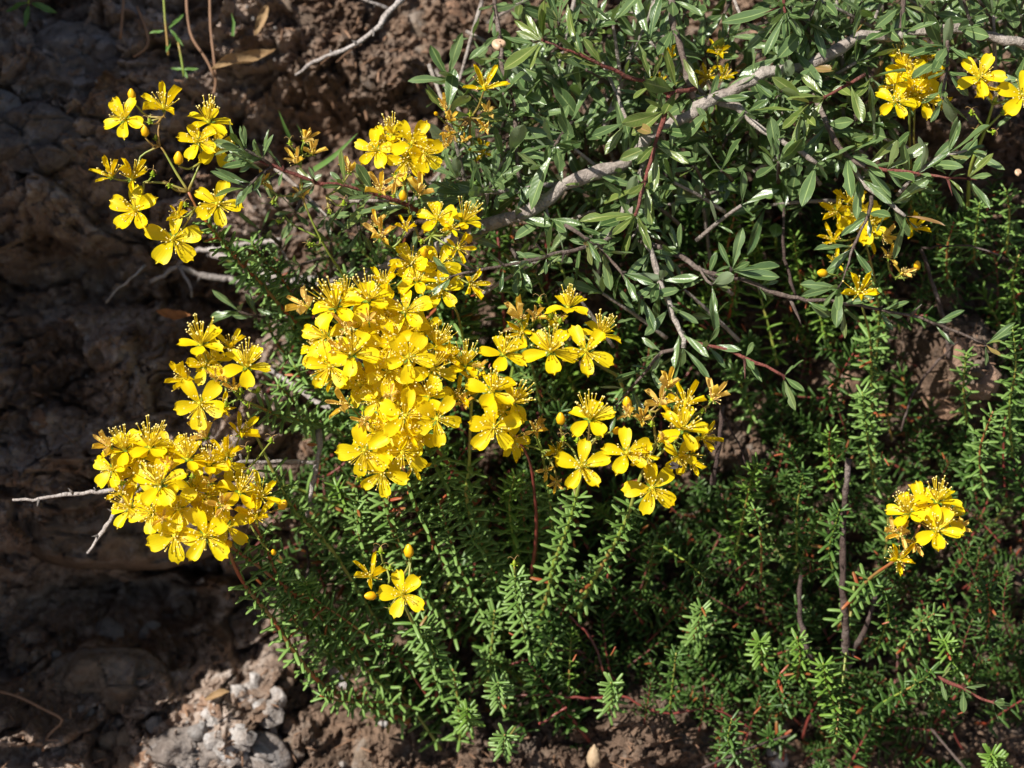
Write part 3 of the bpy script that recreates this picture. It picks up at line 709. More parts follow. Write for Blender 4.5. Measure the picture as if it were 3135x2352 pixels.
# --- 6 big mass, lower
sprig('flowering_sprig', SW + ' sprig forming the lower half of the large central flower mass', 'flower sprig',
  [([(1450, 1830, -4), (1385, 1772, -3), (1355, 1713, -2), (1309, 1629, -.9), (1267, 1536, .2), (1237, 1443, 1.3), (1220, 1350, 2), (1210, 1300, 2.3)], .0009, .05, .78, M_stem_r),
   ([(1300, 1800, -3.5), (1237, 1705, -2), (1212, 1654, -1), (1187, 1574, .2), (1174, 1502, 1.1), (1165, 1440, 1.8)], .0008, .05, .85, M_stem_r),
   ([(1237, 1443, 1.3), (1120, 1330, 2.3)], .0005, 0, 0), ([(1400, 1560, -1.5), (1364, 1486, -.6), (1334, 1427, .4), (1305, 1342, 1.6), (1300, 1280, 2.2)], .0007, .0, .75)],
  [(1117, 1380, 82, -.1, 0, 40, 'o', 4.2), (1233, 1384, 78, .1, -.1, 320, 'o', 3.8), (1170, 1448, 76, 0, -.1, 355, 'o', 4.0), (1336, 1282, 82, .1, 0, 350, 'o', 4.2), (1314, 1215, 68, .1, .4, 10, 's', 3.8),
   (1239, 1274, 84, 0, .1, 80, 'o', 4.1), (1222, 1240, 80, -.1, .3, 30, 'o', 3.6), (1066, 1240, 78, -.5, .2, 170, 'w', 3.4), (1105, 1180, 72, -.3, 0, 250, 'o', 3.0), (1160, 1230, 70, -.1, .2, 10, 'o', 3.4),
   (1280, 1330, 74, .1, -.2, 260, 'o', 3.5), (1190, 1310, 76, 0, 0, 150, 'o', 3.4), (1150, 1330, 70, -.1, .1, 200, 'o', 3.3), (1280, 1230, 70, .2, .2, 120, 'o', 3.2), (1255, 1325, 70, .1, -.3, 230, 'h', 4.0),
   (1195, 1215, 46, 0, .5, 0, 'w', 4.3), (1112, 1253, 36, 0, 1, 0, 'c'), (1098, 1467, 36, -.3, .4, 0, 'c'), (1187, 1520, 34, .2, .2, 0, 'c'), (1400, 1215, 60, .5, .2, 10, 'h', 3), (1265, 1420, 54, .2, -.4, 300, 'h', 3.2), (1120, 1290, 50, -.2, .1, 20, 'w')],
  [(1210, 1300, 2.3), (1165, 1440, 1.8), (1120, 1330, 2.3), (1300, 1280, 2.2), (1237, 1443, 1.3)], 3.8)
# --- 7 right side of the mass
sprig('flowering_sprig', SW + ' sprig of broad flowers touching the right side of the central mass', 'flower sprig',
  [([(1540, 1760, -4), (1511, 1722, -3), (1469, 1658, -2), (1444, 1595, -1), (1427, 1511, .1), (1436, 1427, 1), (1440, 1300, 2.2), (1445, 1220, 2.6)], .0008, .05, .72),
   ([(1621, 1790, -3), (1638, 1680, -1.6), (1642, 1595, -.6), (1634, 1490, .4), (1617, 1401, 1.2), (1566, 1321, 2), (1530, 1300, 2.3)], .0007, 0, 0, M_stem_d)],
  [(1424, 1118, 62, .2, .9, 300, 's', 3.2), (1542, 1084, 74, .2, .5, 110, 's', 3.8), (1508, 1198, 82, .1, .3, 100, 's', 4.5), (1572, 1232, 64, .7, .4, 40, 's', 3.6), (1466, 1126, 40, 0, .6, 0, 'w', 4.0),
   (1513, 1308, 84, 0, 0, 235, 'o', 4.0), (1540, 1260, 74, .2, 0, 200, 'o', 3.4), (1425, 1235, 42, -.2, .5, 0, 'w', 3.2), (1565, 1350, 60, .6, -.2, 300, 'o', 3), (1445, 1160, 50, .3, .2, 20, 'h', 3)],
  [(1445, 1220, 2.6), (1440, 1300, 2.2), (1530, 1300, 2.3)], 3.6)
# --- 8 middle, right of the mass
sprig('flowering_sprig', SW + ' sprig, two open flowers side by side near the round brown stone', 'flower sprig',
  [([(1930, 1250, -3.5), (1895, 1160, -1.5), (1853, 1130, -.5), (1760, 1070, 1.4), (1700, 1010, 2.2), (1680, 990, 2.4)], .0006, 0, .25, M_stem_g), ([(1700, 1010, 2.2), (1690, 960, 2.4)], .0004, 0, 0), ([(1700, 1010, 2.2), (1780, 1010, 2.4)], .0004, 0, 0)],
  [(1593, 978, 76, -.2, .8, 75, 'w', 3.4), (1639, 975, 48, .1, .7, 30, 'w', 3.2), (1740, 941, 66, .1, 1.2, 260, 's', 3.6), (1686, 1076, 84, 0, .2, 55, 's', 4.4), (1795, 1076, 86, .1, .1, 50, 'o', 4.2),
   (1837, 1025, 68, .4, 1.2, 190, 's', 3.5), (1600, 1015, 60, -.2, -.1, 210, 'h', 3.0), (1652, 925, 40, 0, 1.5, 0, 'c'), (1687, 970, 38, 0, 1.2, 30, 'c'), (1715, 985, 36, .2, 1, 0, 'c'), (1650, 980, 36, 0, .9, 0, 'c'), (1700, 1000, 50, -.1, 1, 100, 'h', 2.6)],
  [(1680, 990, 2.4), (1690, 960, 2.4), (1780, 1010, 2.4), (1620, 1000, 2.4)], 3.4)
# --- 9
sprig('flowering_sprig', SW + ' sprig, large separate flowers and bud on a pale leafy stalk', 'flower sprig',
  [([(1650, 1930, -4), (1665, 1860, -2.8), (1680, 1806, -2), (1693, 1734, -1), (1722, 1658, .1), (1752, 1570, 1.2), (1769, 1502, 1.9), (1780, 1450, 2.3)], .0009, .05, .90),
   ([(1780, 1450, 2.3), (1755, 1380, 2.2), (1725, 1350, 2.3)], .0005, 0, 0), ([(1780, 1450, 2.3), (1800, 1360, 2.4)], .0005, 0, 0)],
  [(1806, 1283, 78, 0, .5, 150, 's', 4.2), (1782, 1428, 84, 0, .2, 90, 'o', 4.6), (1717, 1298, 58, -.05, 1.6, 0, 'b', 3.4), (1767, 1350, 38, .1, 1, 0, 'c'), (1880, 1320, 50, .7, .1, 0, 'b', 3.0), (1725, 1345, 36, 0, 1, 0, 'c'), (1830, 1340, 34, .3, .7, 0, 'c')],
  [(1725, 1350, 2.3), (1800, 1360, 2.4), (1780, 1450, 2.3)], 3.4)
# --- 10
sprig('flowering_sprig', SW + ' sprig at the centre right with a tiny fly under it', 'flower sprig',
  [([(1760, 1880, -3.5), (1815, 1777, -1.8), (1851, 1718, -.8), (1890, 1647, .3), (1925, 1573, 1.2), (1945, 1502, 1.9), (1970, 1440, 2.3), (2010, 1360, 2.6)], .0009, .05, .72),
   ([(1970, 1440, 2.3), (2060, 1350, 2.6), (2150, 1260, 2.7)], .0005, 0, 0), ([(2010, 1360, 2.6), (1990, 1260, 2.7), (1940, 1260, 2.7)], .0005, 0, 0)],
  [(1919, 1389, 80, 0, .2, 95, 'o', 4.6), (1997, 1495, 84, 0, -.1, 35, 'o', 4.2), (2090, 1314, 80, .1, .3, 145, 's', 4.3), (2031, 1350, 52, 0, .4, 0, 'w', 4.4), (2023, 1240, 72, -.1, .8, 70, 'w', 3.4), (2097, 1240, 70, .1, 1.1, 40, 'h', 3.6),
   (2180, 1224, 76, .4, .8, 40, 'w', 3.2), (2042, 1189, 66, .1, .9, 60, 'w', 2.8), (1925, 1271, 44, -.2, .6, 0, 'w', 3.6), (2078, 1400, 54, 0, -.4, 280, 'o', 3.6), (1922, 1250, 58, -.2, 1.7, 0, 'b', 3.2), (2110, 1395, 66, .3, -.5, 290, 'h', 3.2),
   (2150, 1340, 60, .6, .1, 340, 'h', 3.4), (1975, 1390, 56, -.4, -.2, 215, 'h', 4.5), (1995, 1300, 38, 0, 1, 0, 'c'), (2075, 1260, 34, 0, 1, 0, 'c'), (2150, 1260, 36, .2, 1, 0, 'c'), (1965, 1290, 52, 0, .6, 50, 'w', 3.2), (2060, 1290, 60, 0, .6, 80, 'h', 3.4)],
  [(2010, 1360, 2.6), (2060, 1350, 2.6), (2150, 1260, 2.7), (1990, 1260, 2.7), (1940, 1260, 2.7), (1970, 1440, 2.3)], 3.6)
# --- faded flowers deep behind
sprig('flowering_sprig', SW + ' sprig, shaded withered flowers behind stalks below the central mass', 'flower sprig',
  [([(1700, 1800, -5), (1690, 1600, -2), (1670, 1450, -.5), (1660, 1380, 0)], .0006, .2, .8)],
  [(1639, 1322, 50, 0, .4, 60, 'w'), (1706, 1381, 54, 0, .2, 200, 'h'), (1672, 1440, 50, .1, 0, 250, 'w'), (1706, 1475, 46, -.2, -.2, 260, 'w'), (1600, 1365, 54, -.3, 0, 190, 'h'), (1650, 1300, 44, .2, .3, 10, 'w')],
  [(1660, 1380, 0), (1680, 1450, -.5)], 1.0)
# --- 11 left middle head
sprig('flowering_sprig', SW + ' sprig, round middle left head just above the wider lower left one', 'flower sprig',
  [([(1130, 1360, -4), (1010, 1310, -2.5), (930, 1290, -1), (856, 1274, .4), (801, 1249, 1.4), (750, 1228, 2.2), (735, 1220, 2.4)], .0007, .05, .85, M_stem_g),
   ([(735, 1220, 2.4), (690, 1170, 2.7), (650, 1120, 2.8)], .0005, 0, 0), ([(735, 1220, 2.4), (740, 1160, 2.7)], .0005, 0, 0)],
  [(616, 1055, 74, -.1, .9, 190, 's', 4.0), (625, 1120, 62, 0, .2, 330, 'o', 3.2), (706, 1063, 62, .2, .9, 70, 'h', 3.2), (755, 1122, 78, .2, .4, 60, 's', 4.0), (574, 1165, 72, -.5, .5, 60, 'h', 3.6), (612, 1236, 84, 0, .1, 50, 'o', 4.2),
   (692, 1165, 52, 0, .5, 0, 'w', 3.8), (717, 1194, 46, .1, .5, 20, 'w', 3.8), (738, 1202, 42, 0, 1.2, 0, 'c'), (789, 1198, 42, .3, 1.2, 0, 'c'), (692, 1240, 42, 0, .8, 0, 'c'), (650, 1100, 60, .2, .1, 300, 'o', 3.0), (660, 1160, 40, 0, .5, 0, 'w'), (760, 1240, 36, .3, .3, 0, 'c'), (680, 1250, 60, .3, .1, 10, 'h', 2.8)],
  [(735, 1220, 2.4), (690, 1170, 2.7), (650, 1120, 2.8), (740, 1160, 2.7)], 3.4)
# --- 12 lower left head
sprig('flowering_sprig', SW + ' sprig bearing the wide dense lower left flower head', 'flower sprig',
  [([(1250, 2210, -5), (1120, 2160, -3.6), (1020, 2120, -2.6), (950, 2060, -1.6), (890, 1980, -.6), (830, 1890, .3), (793, 1847, .8), (750, 1793, 1.2), (717, 1731, 1.7), (695, 1677, 2.1), (640, 1600, 2.6)], .0010, .02, .78, M_stem_r),
   ([(1120, 2020, -3.5), (1020, 1930, -2), (950, 1860, -1), (880, 1800, 0), (833, 1767, .6), (779, 1724, 1.1), (721, 1684, 1.7), (650, 1620, 2.4)], .0008, .02, .86, M_stem_r),
   ([(1110, 1950, -3), (1000, 1880, -1.8), (930, 1840, -.8), (869, 1803, 0), (837, 1738, .6), (811, 1670, 1.2), (782, 1612, 1.8), (740, 1560, 2.3)], .0008, .02, .85, M_stem_r),
   ([(695, 1677, 2.1), (560, 1570, 2.6), (440, 1470, 2.6), (400, 1430, 2.6)], .0006, 0, 0), ([(560, 1570, 2.6), (560, 1460, 2.6)], .0005, 0, 0)],
  [(630, 1340, 74, -.3, .9, 80, 'w', 3.0), (735, 1330, 72, .2, .8, 40, 'h', 3.0), (695, 1398, 66, 0, .6, 70, 'h', 3.8), (695, 1420, 56, 0, -.1, 280, 'o', 3.2), (460, 1369, 76, .1, .8, 20, 's', 3.8), (381, 1377, 72, -.3, .8, 60, 's', 3.6), (337, 1369, 66, -.5, .5, 80, 'w', 3.6),
   (345, 1438, 66, -.4, .1, 225, 'o', 3.4), (431, 1395, 70, 0, .3, 200, 'o', 3.2), (511, 1384, 66, .2, .4, 40, 'o', 3.2), (576, 1406, 72, 0, 1.0, 0, 's', 4.0), (641, 1424, 72, .1, .7, 200, 's', 3.8), (489, 1485, 86, -.1, .3, 90, 's', 4.7), (515, 1431, 46, 0, .5, 0, 'w', 4.3),
   (399, 1557, 70, -.4, .2, 250, 's', 3.4), (464, 1568, 76, -.2, -.1, 195, 'o', 3.8), (547, 1557, 78, .1, -.1, 50, 'o', 4.1), (536, 1637, 82, 0, -.1, 60, 'o', 4.0), (630, 1641, 86, .1, -.1, 30, 'o', 4.2), (695, 1612, 78, .2, -.2, 100, 'o', 3.6),
   (735, 1507, 72, .4, .6, 150, 's', 3.6), (681, 1550, 70, .1, .3, 180, 'w', 4.0), (800, 1521, 76, .3, .8, 35, 'h', 3.4), (786, 1586, 78, .2, .5, 30, 'h', 3.4), (858, 1556, 56, .8, 1.0, 0, 'b', 3.0), (838, 1697, 34, 0, .8, 0, 'b', 2.6),
   (420, 1450, 70, -.2, .1, 100, 'o', 3.0), (590, 1500, 74, .1, .1, 80, 'o', 3.1), (640, 1520, 70, .2, .1, 250, 'o', 3.0), (520, 1530, 60, 0, 0, 0, 'o', 3.4), (500, 1590, 44, 0, .3, 0, 'w', 4.4), (430, 1430, 34, 0, 1, 0, 'c'), (590, 1460, 38, 0, 1, 0, 'c', 4.1), (374, 1481, 38, -.3, .4, 0, 'c'), (620, 1570, 66, .1, .1, 120, 'o', 3.0),
   (829, 1351, 40, .3, 1, 0, 'c'), (761, 1375, 38, -.5, .5, 0, 'c'), (761, 1449, 40, .1, .9, 0, 'c'), (372, 1510, 54, -.3, .9, 220, 'h', 3.2), (640, 1480, 40, 0, .5, 0, 'w', 3.6), (700, 1660, 50, .1, -.4, 0, 'b', 3.3), (660, 1590, 60, .1, 0, 80, 'h', 3.4)],
  [(640, 1600, 2.6), (650, 1620, 2.4), (740, 1560, 2.3), (560, 1570, 2.6), (440, 1470, 2.6), (400, 1430, 2.6), (560, 1460, 2.6), (700, 1450, 2.4), (740, 1560, 2.3)], 3.5)
sprig('leafy_shoot', 'long thin leafy stalk rising to the middle left past the wide lower left flower head', 'shoot',
  [([(1190, 1960, -4), (1120, 1850, -2.7), (1060, 1750, -1.6), (996, 1659, -.5), (905, 1568, .6), (876, 1521, 1.1), (844, 1460, 1.6), (808, 1384, 2.1), (779, 1322, 2.4), (757, 1262, 2.6)], .0008, .02, .80)])
# --- 13 small low head
sprig('flowering_sprig', SW + ' sprig low in the middle, one open flower and two buds', 'flower sprig',
  [([(1345, 2110, -4), (1320, 2030, -2.6), (1309, 1975, -1.6), (1279, 1933, -.4), (1246, 1869, .8), (1225, 1810, 1.6), (1230, 1770, 1.9)], .0008, .0, .66, M_stem_g), ([(1230, 1770, 1.9), (1250, 1735, 2), (1258, 1710, 2.1)], .0005, 0, 0), ([(1230, 1770, 1.9), (1180, 1730, 2)], .0004, 0, 0)],
  [(1136, 1768, 72, -.2, .4, 70, 'h'), (1233, 1819, 76, .1, .2, 110, 'o', 3.6), (1252, 1705, 62, 0, 2.2, 0, 'b', 2.6), (1150, 1825, 56, -1.5, .1, 0, 'b', 3.2), (1166, 1690, 44, 0, 1.5, 0, 'c', 2.6), (1192, 1862, 36, 0, .1, 0, 'c', 2.6), (1195, 1740, 34, 0, 1, 0, 'c', 2.4)],
  [(1258, 1710, 2.1), (1180, 1730, 2), (1225, 1810, 1.6)], 3.2)
# --- 14 right lower head
sprig('flowering_sprig', SW + ' sprig standing alone among dark shoots at the lower right', 'flower sprig',
  [([(2570, 1920, -3), (2612, 1831, -1.4), (2667, 1768, .2), (2743, 1713, 1.6), (2790, 1660, 2.1), (2820, 1600, 2.3)], .0008, .05, .5, M_stem_r)],
  [(2781, 1570, 72, -.4, .5, 250, 's', 3.8), (2869, 1536, 74, .1, 1.0, 190, 's', 3.6), (2869, 1625, 80, .1, .1, 60, 'o', 4.0), (2895, 1580, 72, .3, .2, 20, 'o', 3.2), (2760, 1637, 60, -.1, .4, 130, 'w', 3.4), (2738, 1630, 56, -.5, .6, 150, 'w', 3.0), (2751, 1717, 68, 0, .3, 50, 'h', 3.0),
   (2805, 1520, 50, 0, .8, 80, 'w', 2.6), (2925, 1620, 56, .6, .1, 340, 'w', 2.8), (2800, 1660, 54, .1, -.2, 300, 'w', 3.0), (2820, 1545, 66, -.2, .3, 170, 'o', 3.2)],
  [(2790, 1660, 2.1), (2820, 1600, 2.3), (2743, 1713, 1.6)], 3.3)
# --- 15..
sprig('flowering_sprig', SW + ' sprig, one starry flower under the grey thorn at middle right', 'flower sprig',
  [([(2680, 1500, -5), (2670, 1250, -3.5), (2665, 1050, -1.5), (2640, 940, .3), (2620, 860, 1)], .0006, .1, .7)],
  [(2629, 899, 84, 0, .1, 55, 'h', 3.0), (2530, 838, 52, -1.4, .1, 0, 'b', 2.0), (2806, 825, 46, 0, 1.2, 0, 'b', .5), (2720, 790, 50, .2, .4, 0, 'w', .8), (2760, 840, 50, .3, .4, 150, 'w', .8)],
  [(2620, 860, 1), (2640, 940, .3), (2740, 850, .2)], 2)
sprig('flowering_sprig', SW + ' sprig, shaded orange-yellow flowers behind thorny twigs at middle right', 'flower sprig',
  [([(2680, 1150, -6), (2690, 950, -3), (2660, 780, -1), (2640, 720, -.4)], .0006, .1, .7)],
  [(2561, 650, 70, -.2, .3, 80, 'h'), (2620, 658, 74, 0, .3, 160, 'o'), (2663, 690, 68, .2, .2, 30, 'o'), (2663, 720, 60, .1, 0, 280, 'h'), (2700, 728, 60, .4, .1, 340, 'w'), (2793, 700, 60, .3, .3, 100, 'h'), (2549, 736, 56, -.3, .1, 170, 'h'), (2558, 800, 44, -.2, .2, 300, 'h'), (2600, 620, 60, 0, .6, 90, 'h')],
  [(2640, 720, -.8), (2660, 780, -1.2)], -.3)
sprig('flowering_sprig', SW + ' sprig, bright upper right flowers showing between grey-green leaves', 'flower sprig',
  [([(2790, 700, -5), (2790, 550, -3), (2785, 440, -1), (2785, 330, .6), (2790, 280, 1)], .0006, .1, .5), ([(2830, 640, -4), (2800, 450, -1), (2800, 330, .4)], .0005, 0, .3)],
  [(2741, 312, 68, -.1, .1, 75, 'o', 2.2), (2785, 240, 72, 0, .3, 30, 'o', 1.2), (2827, 253, 70, .2, .2, 100, 'o', .8), (2827, 300, 64, .2, 0, 280, 'o', 1.4), (2770, 200, 62, -.2, .6, 60, 's', .8), (2850, 220, 60, .2, .5, 50, 'h', .6), (2800, 290, 66, 0, .1, 190, 'h', 1.4), (2860, 310, 56, .4, -.2, 320, 'h', 1), (2830, 180, 56, .1, .8, 50, 'h', .6), (2745, 270, 58, -.4, .3, 120, 'h', 1.2)],
  [(2790, 280, 1), (2800, 330, .4)], 1.3)
sprig('flowering_sprig', SW + ' sprig at the top right edge, green capsules on forked stalk', 'flower sprig',
  [([(2960, 720, -5), (2970, 527, -1), (3000, 440, 0), (3017, 396, .6), (3040, 320, 1.2)], .0008, .0, .25), ([(3017, 396, .6), (3070, 345, 1)], .0005, 0, 0), ([(3017, 396, .6), (2980, 345, .8)], .0005, 0, 0)],
  [(3000, 236, 74, -.1, .4, 60, 'o', 2.4), (3010, 262, 58, .1, -.3, 290, 'h', 2), (3131, 292, 78, -.1, .1, 160, 'o', 2.4), (2975, 346, 38, -.2, .7, 0, 'c', 1.4), (3072, 346, 40, .3, .7, 0, 'c', 1.4), (3045, 310, 38, .1, .9, 0, 'c', 1.4), (3040, 405, 34, .4, .2, 0, 'c', .8), (2990, 400, 32, -.4, .2, 0, 'c', .8), (3065, 270, 36, .1, .8, 0, 'c', 1.2)],
  [(3017, 396, .6), (3070, 345, 1), (2980, 345, .8), (3040, 320, 1.2)], 2)
sprig('flowering_sprig', SW + ' sprig, one open flower over shrivelled ones near the snail shell', 'flower sprig',
  [([(1500, 700, -4), (1470, 560, -2), (1440, 420, 0), (1440, 360, .8)], .0006, .2, .5)],
  [(1483, 270, 74, .1, .3, 130, 'h', 2.2), (1361, 333, 44, -.2, .8, 0, 'w'), (1378, 371, 42, 0, .7, 20, 'w'), (1492, 350, 46, .1, .6, 0, 'w'), (1485, 392, 48, .1, 0, 280, 'w'), (1365, 447, 44, -.2, .3, 30, 'w'), (1416, 434, 34, .3, .4, 20, 'w'), (1338, 352, 26, -.4, .4, 0, 'b'), (1410, 395, 38, 0, .3, 0, 'c'), (1440, 350, 36, 0, .9, 0, 'c'), (1380, 410, 44, -.5, .1, 200, 'w'),
   (1590, 330, 30, 0, 1, 0, 'b', .6), (1480, 470, 48, 0, .2, 250, 'h', .4)],
  [(1440, 360, .8), (1440, 420, 0), (1390, 400, .6)], 1.6)
sprig('flowering_sprig', SW + ' sprig almost hidden by leaves beside the dark upright stem', 'flower sprig',
  [([(2230, 560, -5), (2200, 400, -3), (2190, 250, -1)], .0006, .2, .5)],
  [(2200, 165, 50, 0, .8, 60, 'h', -.2), (2165, 235, 46, -.2, .4, 30, 'h', -.6), (2055, 173, 42, -.3, .5, 50, 'h', 0), (2020, 255, 36, 0, .3, 90, 'h', -.4), (2150, 385, 36, 0, .2, 0, 'h', -.6), (2215, 240, 46, .2, .4, 80, 'h', -.4)],
  [(2190, 250, -1), (2100, 240, -1)], 0)

# --- named leafy shoots in front
def lshoot(label, pts, a0=.02, a1=1, rad=.0007, kind='n', L=.0072, m=None, cap=None, group=None):
    fl = [cap] if cap else []
    nd = [pts[-1]] if cap else []
    return sprig('leafy_shoot', label, 'shoot', [(pts, rad, a0, a1, m or M_stem_g)], fl, nd, 2, L, kind, group)
G2 = 'leafy shoots below the flowers'
lshoot('upright leafy shoot tipped with a single seed capsule, low in the middle', [(1620, 2000, -3), (1596, 1890, -1.2), (1583, 1827, .2), (1577, 1760, 1.6)], .02, .97, cap=(1575, 1728, 40, 0, 1.2, 0, 'c', 2))
GSH = 'leafy shoots of the needle-leaved shrub'
LMK = [(500, 500, 'upper left flower head'), (700, 1150, 'middle left flower head'), (560, 1500, 'lower left flower head'), (1200, 1150, 'big central flower mass'), (1240, 1810, 'small low flower pair'),
       (1630, 940, 'round brown stone'), (1790, 1380, 'three separate flowers'), (2060, 1300, 'flowers with the fly'), (2590, 1700, 'tall dark stick'), (2830, 1600, 'lone lower right head'),
       (2630, 890, 'starry single flower'), (2900, 1150, 'orange stones'), (2620, 680, 'shaded orange flowers'), (2280, 560, 'pair of large soft leaves'), (2960, 2110, 'round-leaved twig'),
       (1818, 2318, 'pale seed husk'), (2380, 2300, 'white stone at the bottom'), (1980, 2150, 'long dark red runner'), (2205, 1360, 'short dark stick'), (3000, 400, 'forked stalk of capsules'), (2290, 1100, 'end of the hanging thorny twig'), (1170, 2200, 'lowest soil below the shoots')]
def LAB(k, px, py, dx, L):
    a, b, nm = min(LMK, key=lambda q: (q[0] - px) ** 2 + (q[1] - py) ** 2)
    side = ('right of' if px > a else 'left of') if abs(px - a) > abs(py - b) else ('below' if py > b else 'above')
    lean = 'upright' if abs(dx) < 45 else ('right-leaning' if dx > 0 else 'left-leaning')
    far = ' just' if math.hypot(px - a, py - b) < 200 else ' well'
    return f"{'short' if L < 200 else 'long'} {lean} {dict(b='bright yellow-green', n='mid green', d='dark green', m='shade-darkened green')[k]} leafy shoot{far} {side} the {nm}"
FR = [
 ([(1150, 1720, -4), (1100, 1620, -2.4), (1065, 1560, -1.2), (1030, 1490, .2)], 'b'), ([(1210, 1900, -4), (1140, 1790, -2.6), (1100, 1650, -.8), (1095, 1560, .4)], 'n'),
 ([(1180, 1800, -4), (1090, 1680, -2.4), (1075, 1590, -1), (1095, 1530, 0)], 'n'), ([(1300, 2050, -4), (1180, 1990, -2.4), (1060, 1900, -1.2), (960, 1830, -.2), (930, 1780, .2)], 'n'),
 ([(1020, 1990, -3), (960, 1900, -1.6), (945, 1830, -.4), (938, 1780, .4)], 'b'), ([(1400, 1960, -4.5), (1330, 1860, -3), (1270, 1780, -1.8), (1215, 1640, -.6), (1200, 1560, 0)], 'n'),
 ([(1500, 1930, -4.5), (1450, 1830, -3), (1400, 1720, -1.6), (1370, 1620, -.4), (1345, 1540, .3)], 'n'), ([(1560, 1880, -4.5), (1520, 1780, -3), (1480, 1690, -1.8), (1440, 1640, -.6)], 'n'),
 ([(1600, 1780, -4), (1570, 1640, -2), (1560, 1540, -.6), (1575, 1460, .4)], 'b'), ([(1620, 1700, -4), (1600, 1560, -2), (1590, 1460, -.8)], 'n'),
 ([(1080, 2060, -4), (990, 1990, -2.8), (900, 1900, -1.8), (850, 1820, -1)], 'n'), ([(1200, 2130, -4), (1120, 2050, -3), (1040, 1960, -2), (960, 1940, -1.4)], 'n'),
 ([(1290, 2170, -4.5), (1180, 2150, -3.4), (1060, 2150, -2.4), (980, 2130, -1.6)], 'n'), ([(1360, 2150, -4), (1330, 2060, -2.6), (1325, 1980, -1.6), (1300, 1900, -.6)], 'n'),
 ([(1100, 1500, -4), (1180, 1420, -2)], 'd'), ([(960, 1330, -4), (900, 1230, -2.4), (850, 1180, -1.2)], 'n'), ([(1060, 1300, -4), (980, 1200, -2.4), (930, 1160, -1.2), (900, 1120, -.4)], 'n'),
 ([(1000, 1150, -4.5), (950, 1080, -3.4), (900, 1010, -2.6), (870, 930, -2)], 'n'), ([(980, 1060, -4.5), (930, 960, -3.2), (860, 850, -2), (800, 790, -1.2), (770, 740, -.8)], 'n'),
 ([(1060, 980, -4), (1050, 900, -2.6), (1065, 840, -1.4)], 'n'), ([(900, 960, -4), (870, 880, -2.6), (850, 820, -1.8)], 'n'), ([(900, 1120, -4), (840, 1040, -3), (825, 990, -2)], 'n'),
 ([(2010, 1660, -3.5), (2100, 1720, -2), (2160, 1770, -1)], 'd'), ([(2250, 1700, -3.5), (2280, 1560, -2), (2300, 1470, -.8), (2320, 1420, 0)], 'b'), ([(2330, 1780, -3.5), (2330, 1640, -2), (2310, 1560, -1)], 'n'),
 ([(2440, 1700, -3.5), (2440, 1560, -2), (2460, 1450, -.8)], 'n'), ([(2560, 1780, -3.5), (2540, 1680, -2), (2560, 1600, -.8), (2570, 1560, -.2)], 'n'), ([(2760, 2000, -3.5), (2800, 1920, -2), (2860, 1880, -.8)], 'n'),
 ([(2680, 2000, -3.5), (2720, 1880, -2), (2700, 1800, -.6)], 'n'), ([(3100, 1400, -3), (3090, 1250, -1.6), (3110, 1120, -.4), (3100, 1000, .2)], 'n'), ([(3010, 1500, -3), (3000, 1380, -1.8), (3040, 1260, -.6)], 'n'),
 ([(2960, 1300, -3.5), (2950, 1180, -2.2), (2960, 1080, -1.4)], 'n'), ([(2680, 1500, -3.5), (2660, 1380, -2), (2650, 1280, -.8), (2640, 1200, 0)], 'n'), ([(2560, 1500, -3.5), (2540, 1400, -2), (2540, 1320, -1)], 'b'),
 ([(2620, 1750, -3.5), (2560, 2250, -1)], 'd'), ([(2580, 2260, -3), (2560, 2180, -1.8), (2530, 2090, -.8), (2520, 2030, 0)], 'b'), ([(2400, 2160, -3), (2380, 2100, -1.8), (2390, 2060, -1)], 'd'),
 ([(2260, 2330, -3), (2230, 2270, -1.6), (2240, 2200, -.6)], 'n'), ([(2330, 2030, -3), (2330, 1990, -1.6), (2325, 1965, -.2)], 'b'), ([(2440, 2080, -3), (2450, 2000, -1.8), (2440, 1950, -.8)], 'b'),
 ([(2050, 2180, -3.5), (2060, 2090, -2.2), (2070, 2000, -1)], 'd'), ([(1860, 2180, -3.5), (1880, 2120, -1.8), (1870, 2090, -.4)], 'n'), ([(2120, 1960, -3.5), (2140, 1900, -1.8), (2150, 1860, -.8)], 'n'),
 ([(1530, 2160, -3.5), (1525, 2120, -1.6), (1525, 2090, -.4)], 'n'), ([(1440, 2220, -3.5), (1430, 2200, -1.8), (1430, 2170, -.8)], 'b'), ([(1540, 2300, -3), (1545, 2270, -1.4), (1545, 2250, 0)], 'n'),
 ([(2900, 2160, -3.5), (2840, 2110, -2), (2800, 2080, -1)], 'n'), ([(2650, 2180, -3.5), (2740, 2130, -2), (2830, 2080, -1), (2850, 2050, -.4)], 'n'), ([(3020, 1960, -3), (3030, 1860, -1.6), (3020, 1790, -.6)], 'd'),
 ([(2940, 2060, -3), (2900, 2000, -1.6), (2890, 1960, -.6)], 'b'), ([(3060, 2352, -3), (3040, 2330, -1.4), (3035, 2310, -.2)], 'b'), ([(2210, 860, -5), (2230, 740, -3.4), (2250, 640, -2.4), (2240, 560, -2), (2220, 470, -1.6)], 'b'),
 ([(2330, 860, -5), (2320, 760, -3.6), (2300, 660, -2.6), (2290, 600, -2.2)], 'b'), ([(2460, 900, -5), (2440, 800, -3.6), (2430, 720, -2.6)], 'b'), ([(2230, 980, -5), (2250, 880, -3.6), (2260, 790, -2.6)], 'b'),
 ([(2980, 800, -4), (2990, 700, -2.6), (3000, 620, -1.6)], 'n'), ([(3080, 780, -4), (3090, 660, -2.6), (3080, 580, -1.6)], 'n'), ([(2900, 860, -4), (2900, 760, -2.8), (2920, 680, -2)], 'n'), ([(3110, 960, -4), (3100, 860, -2.8), (3120, 780, -2)], 'b'),
]
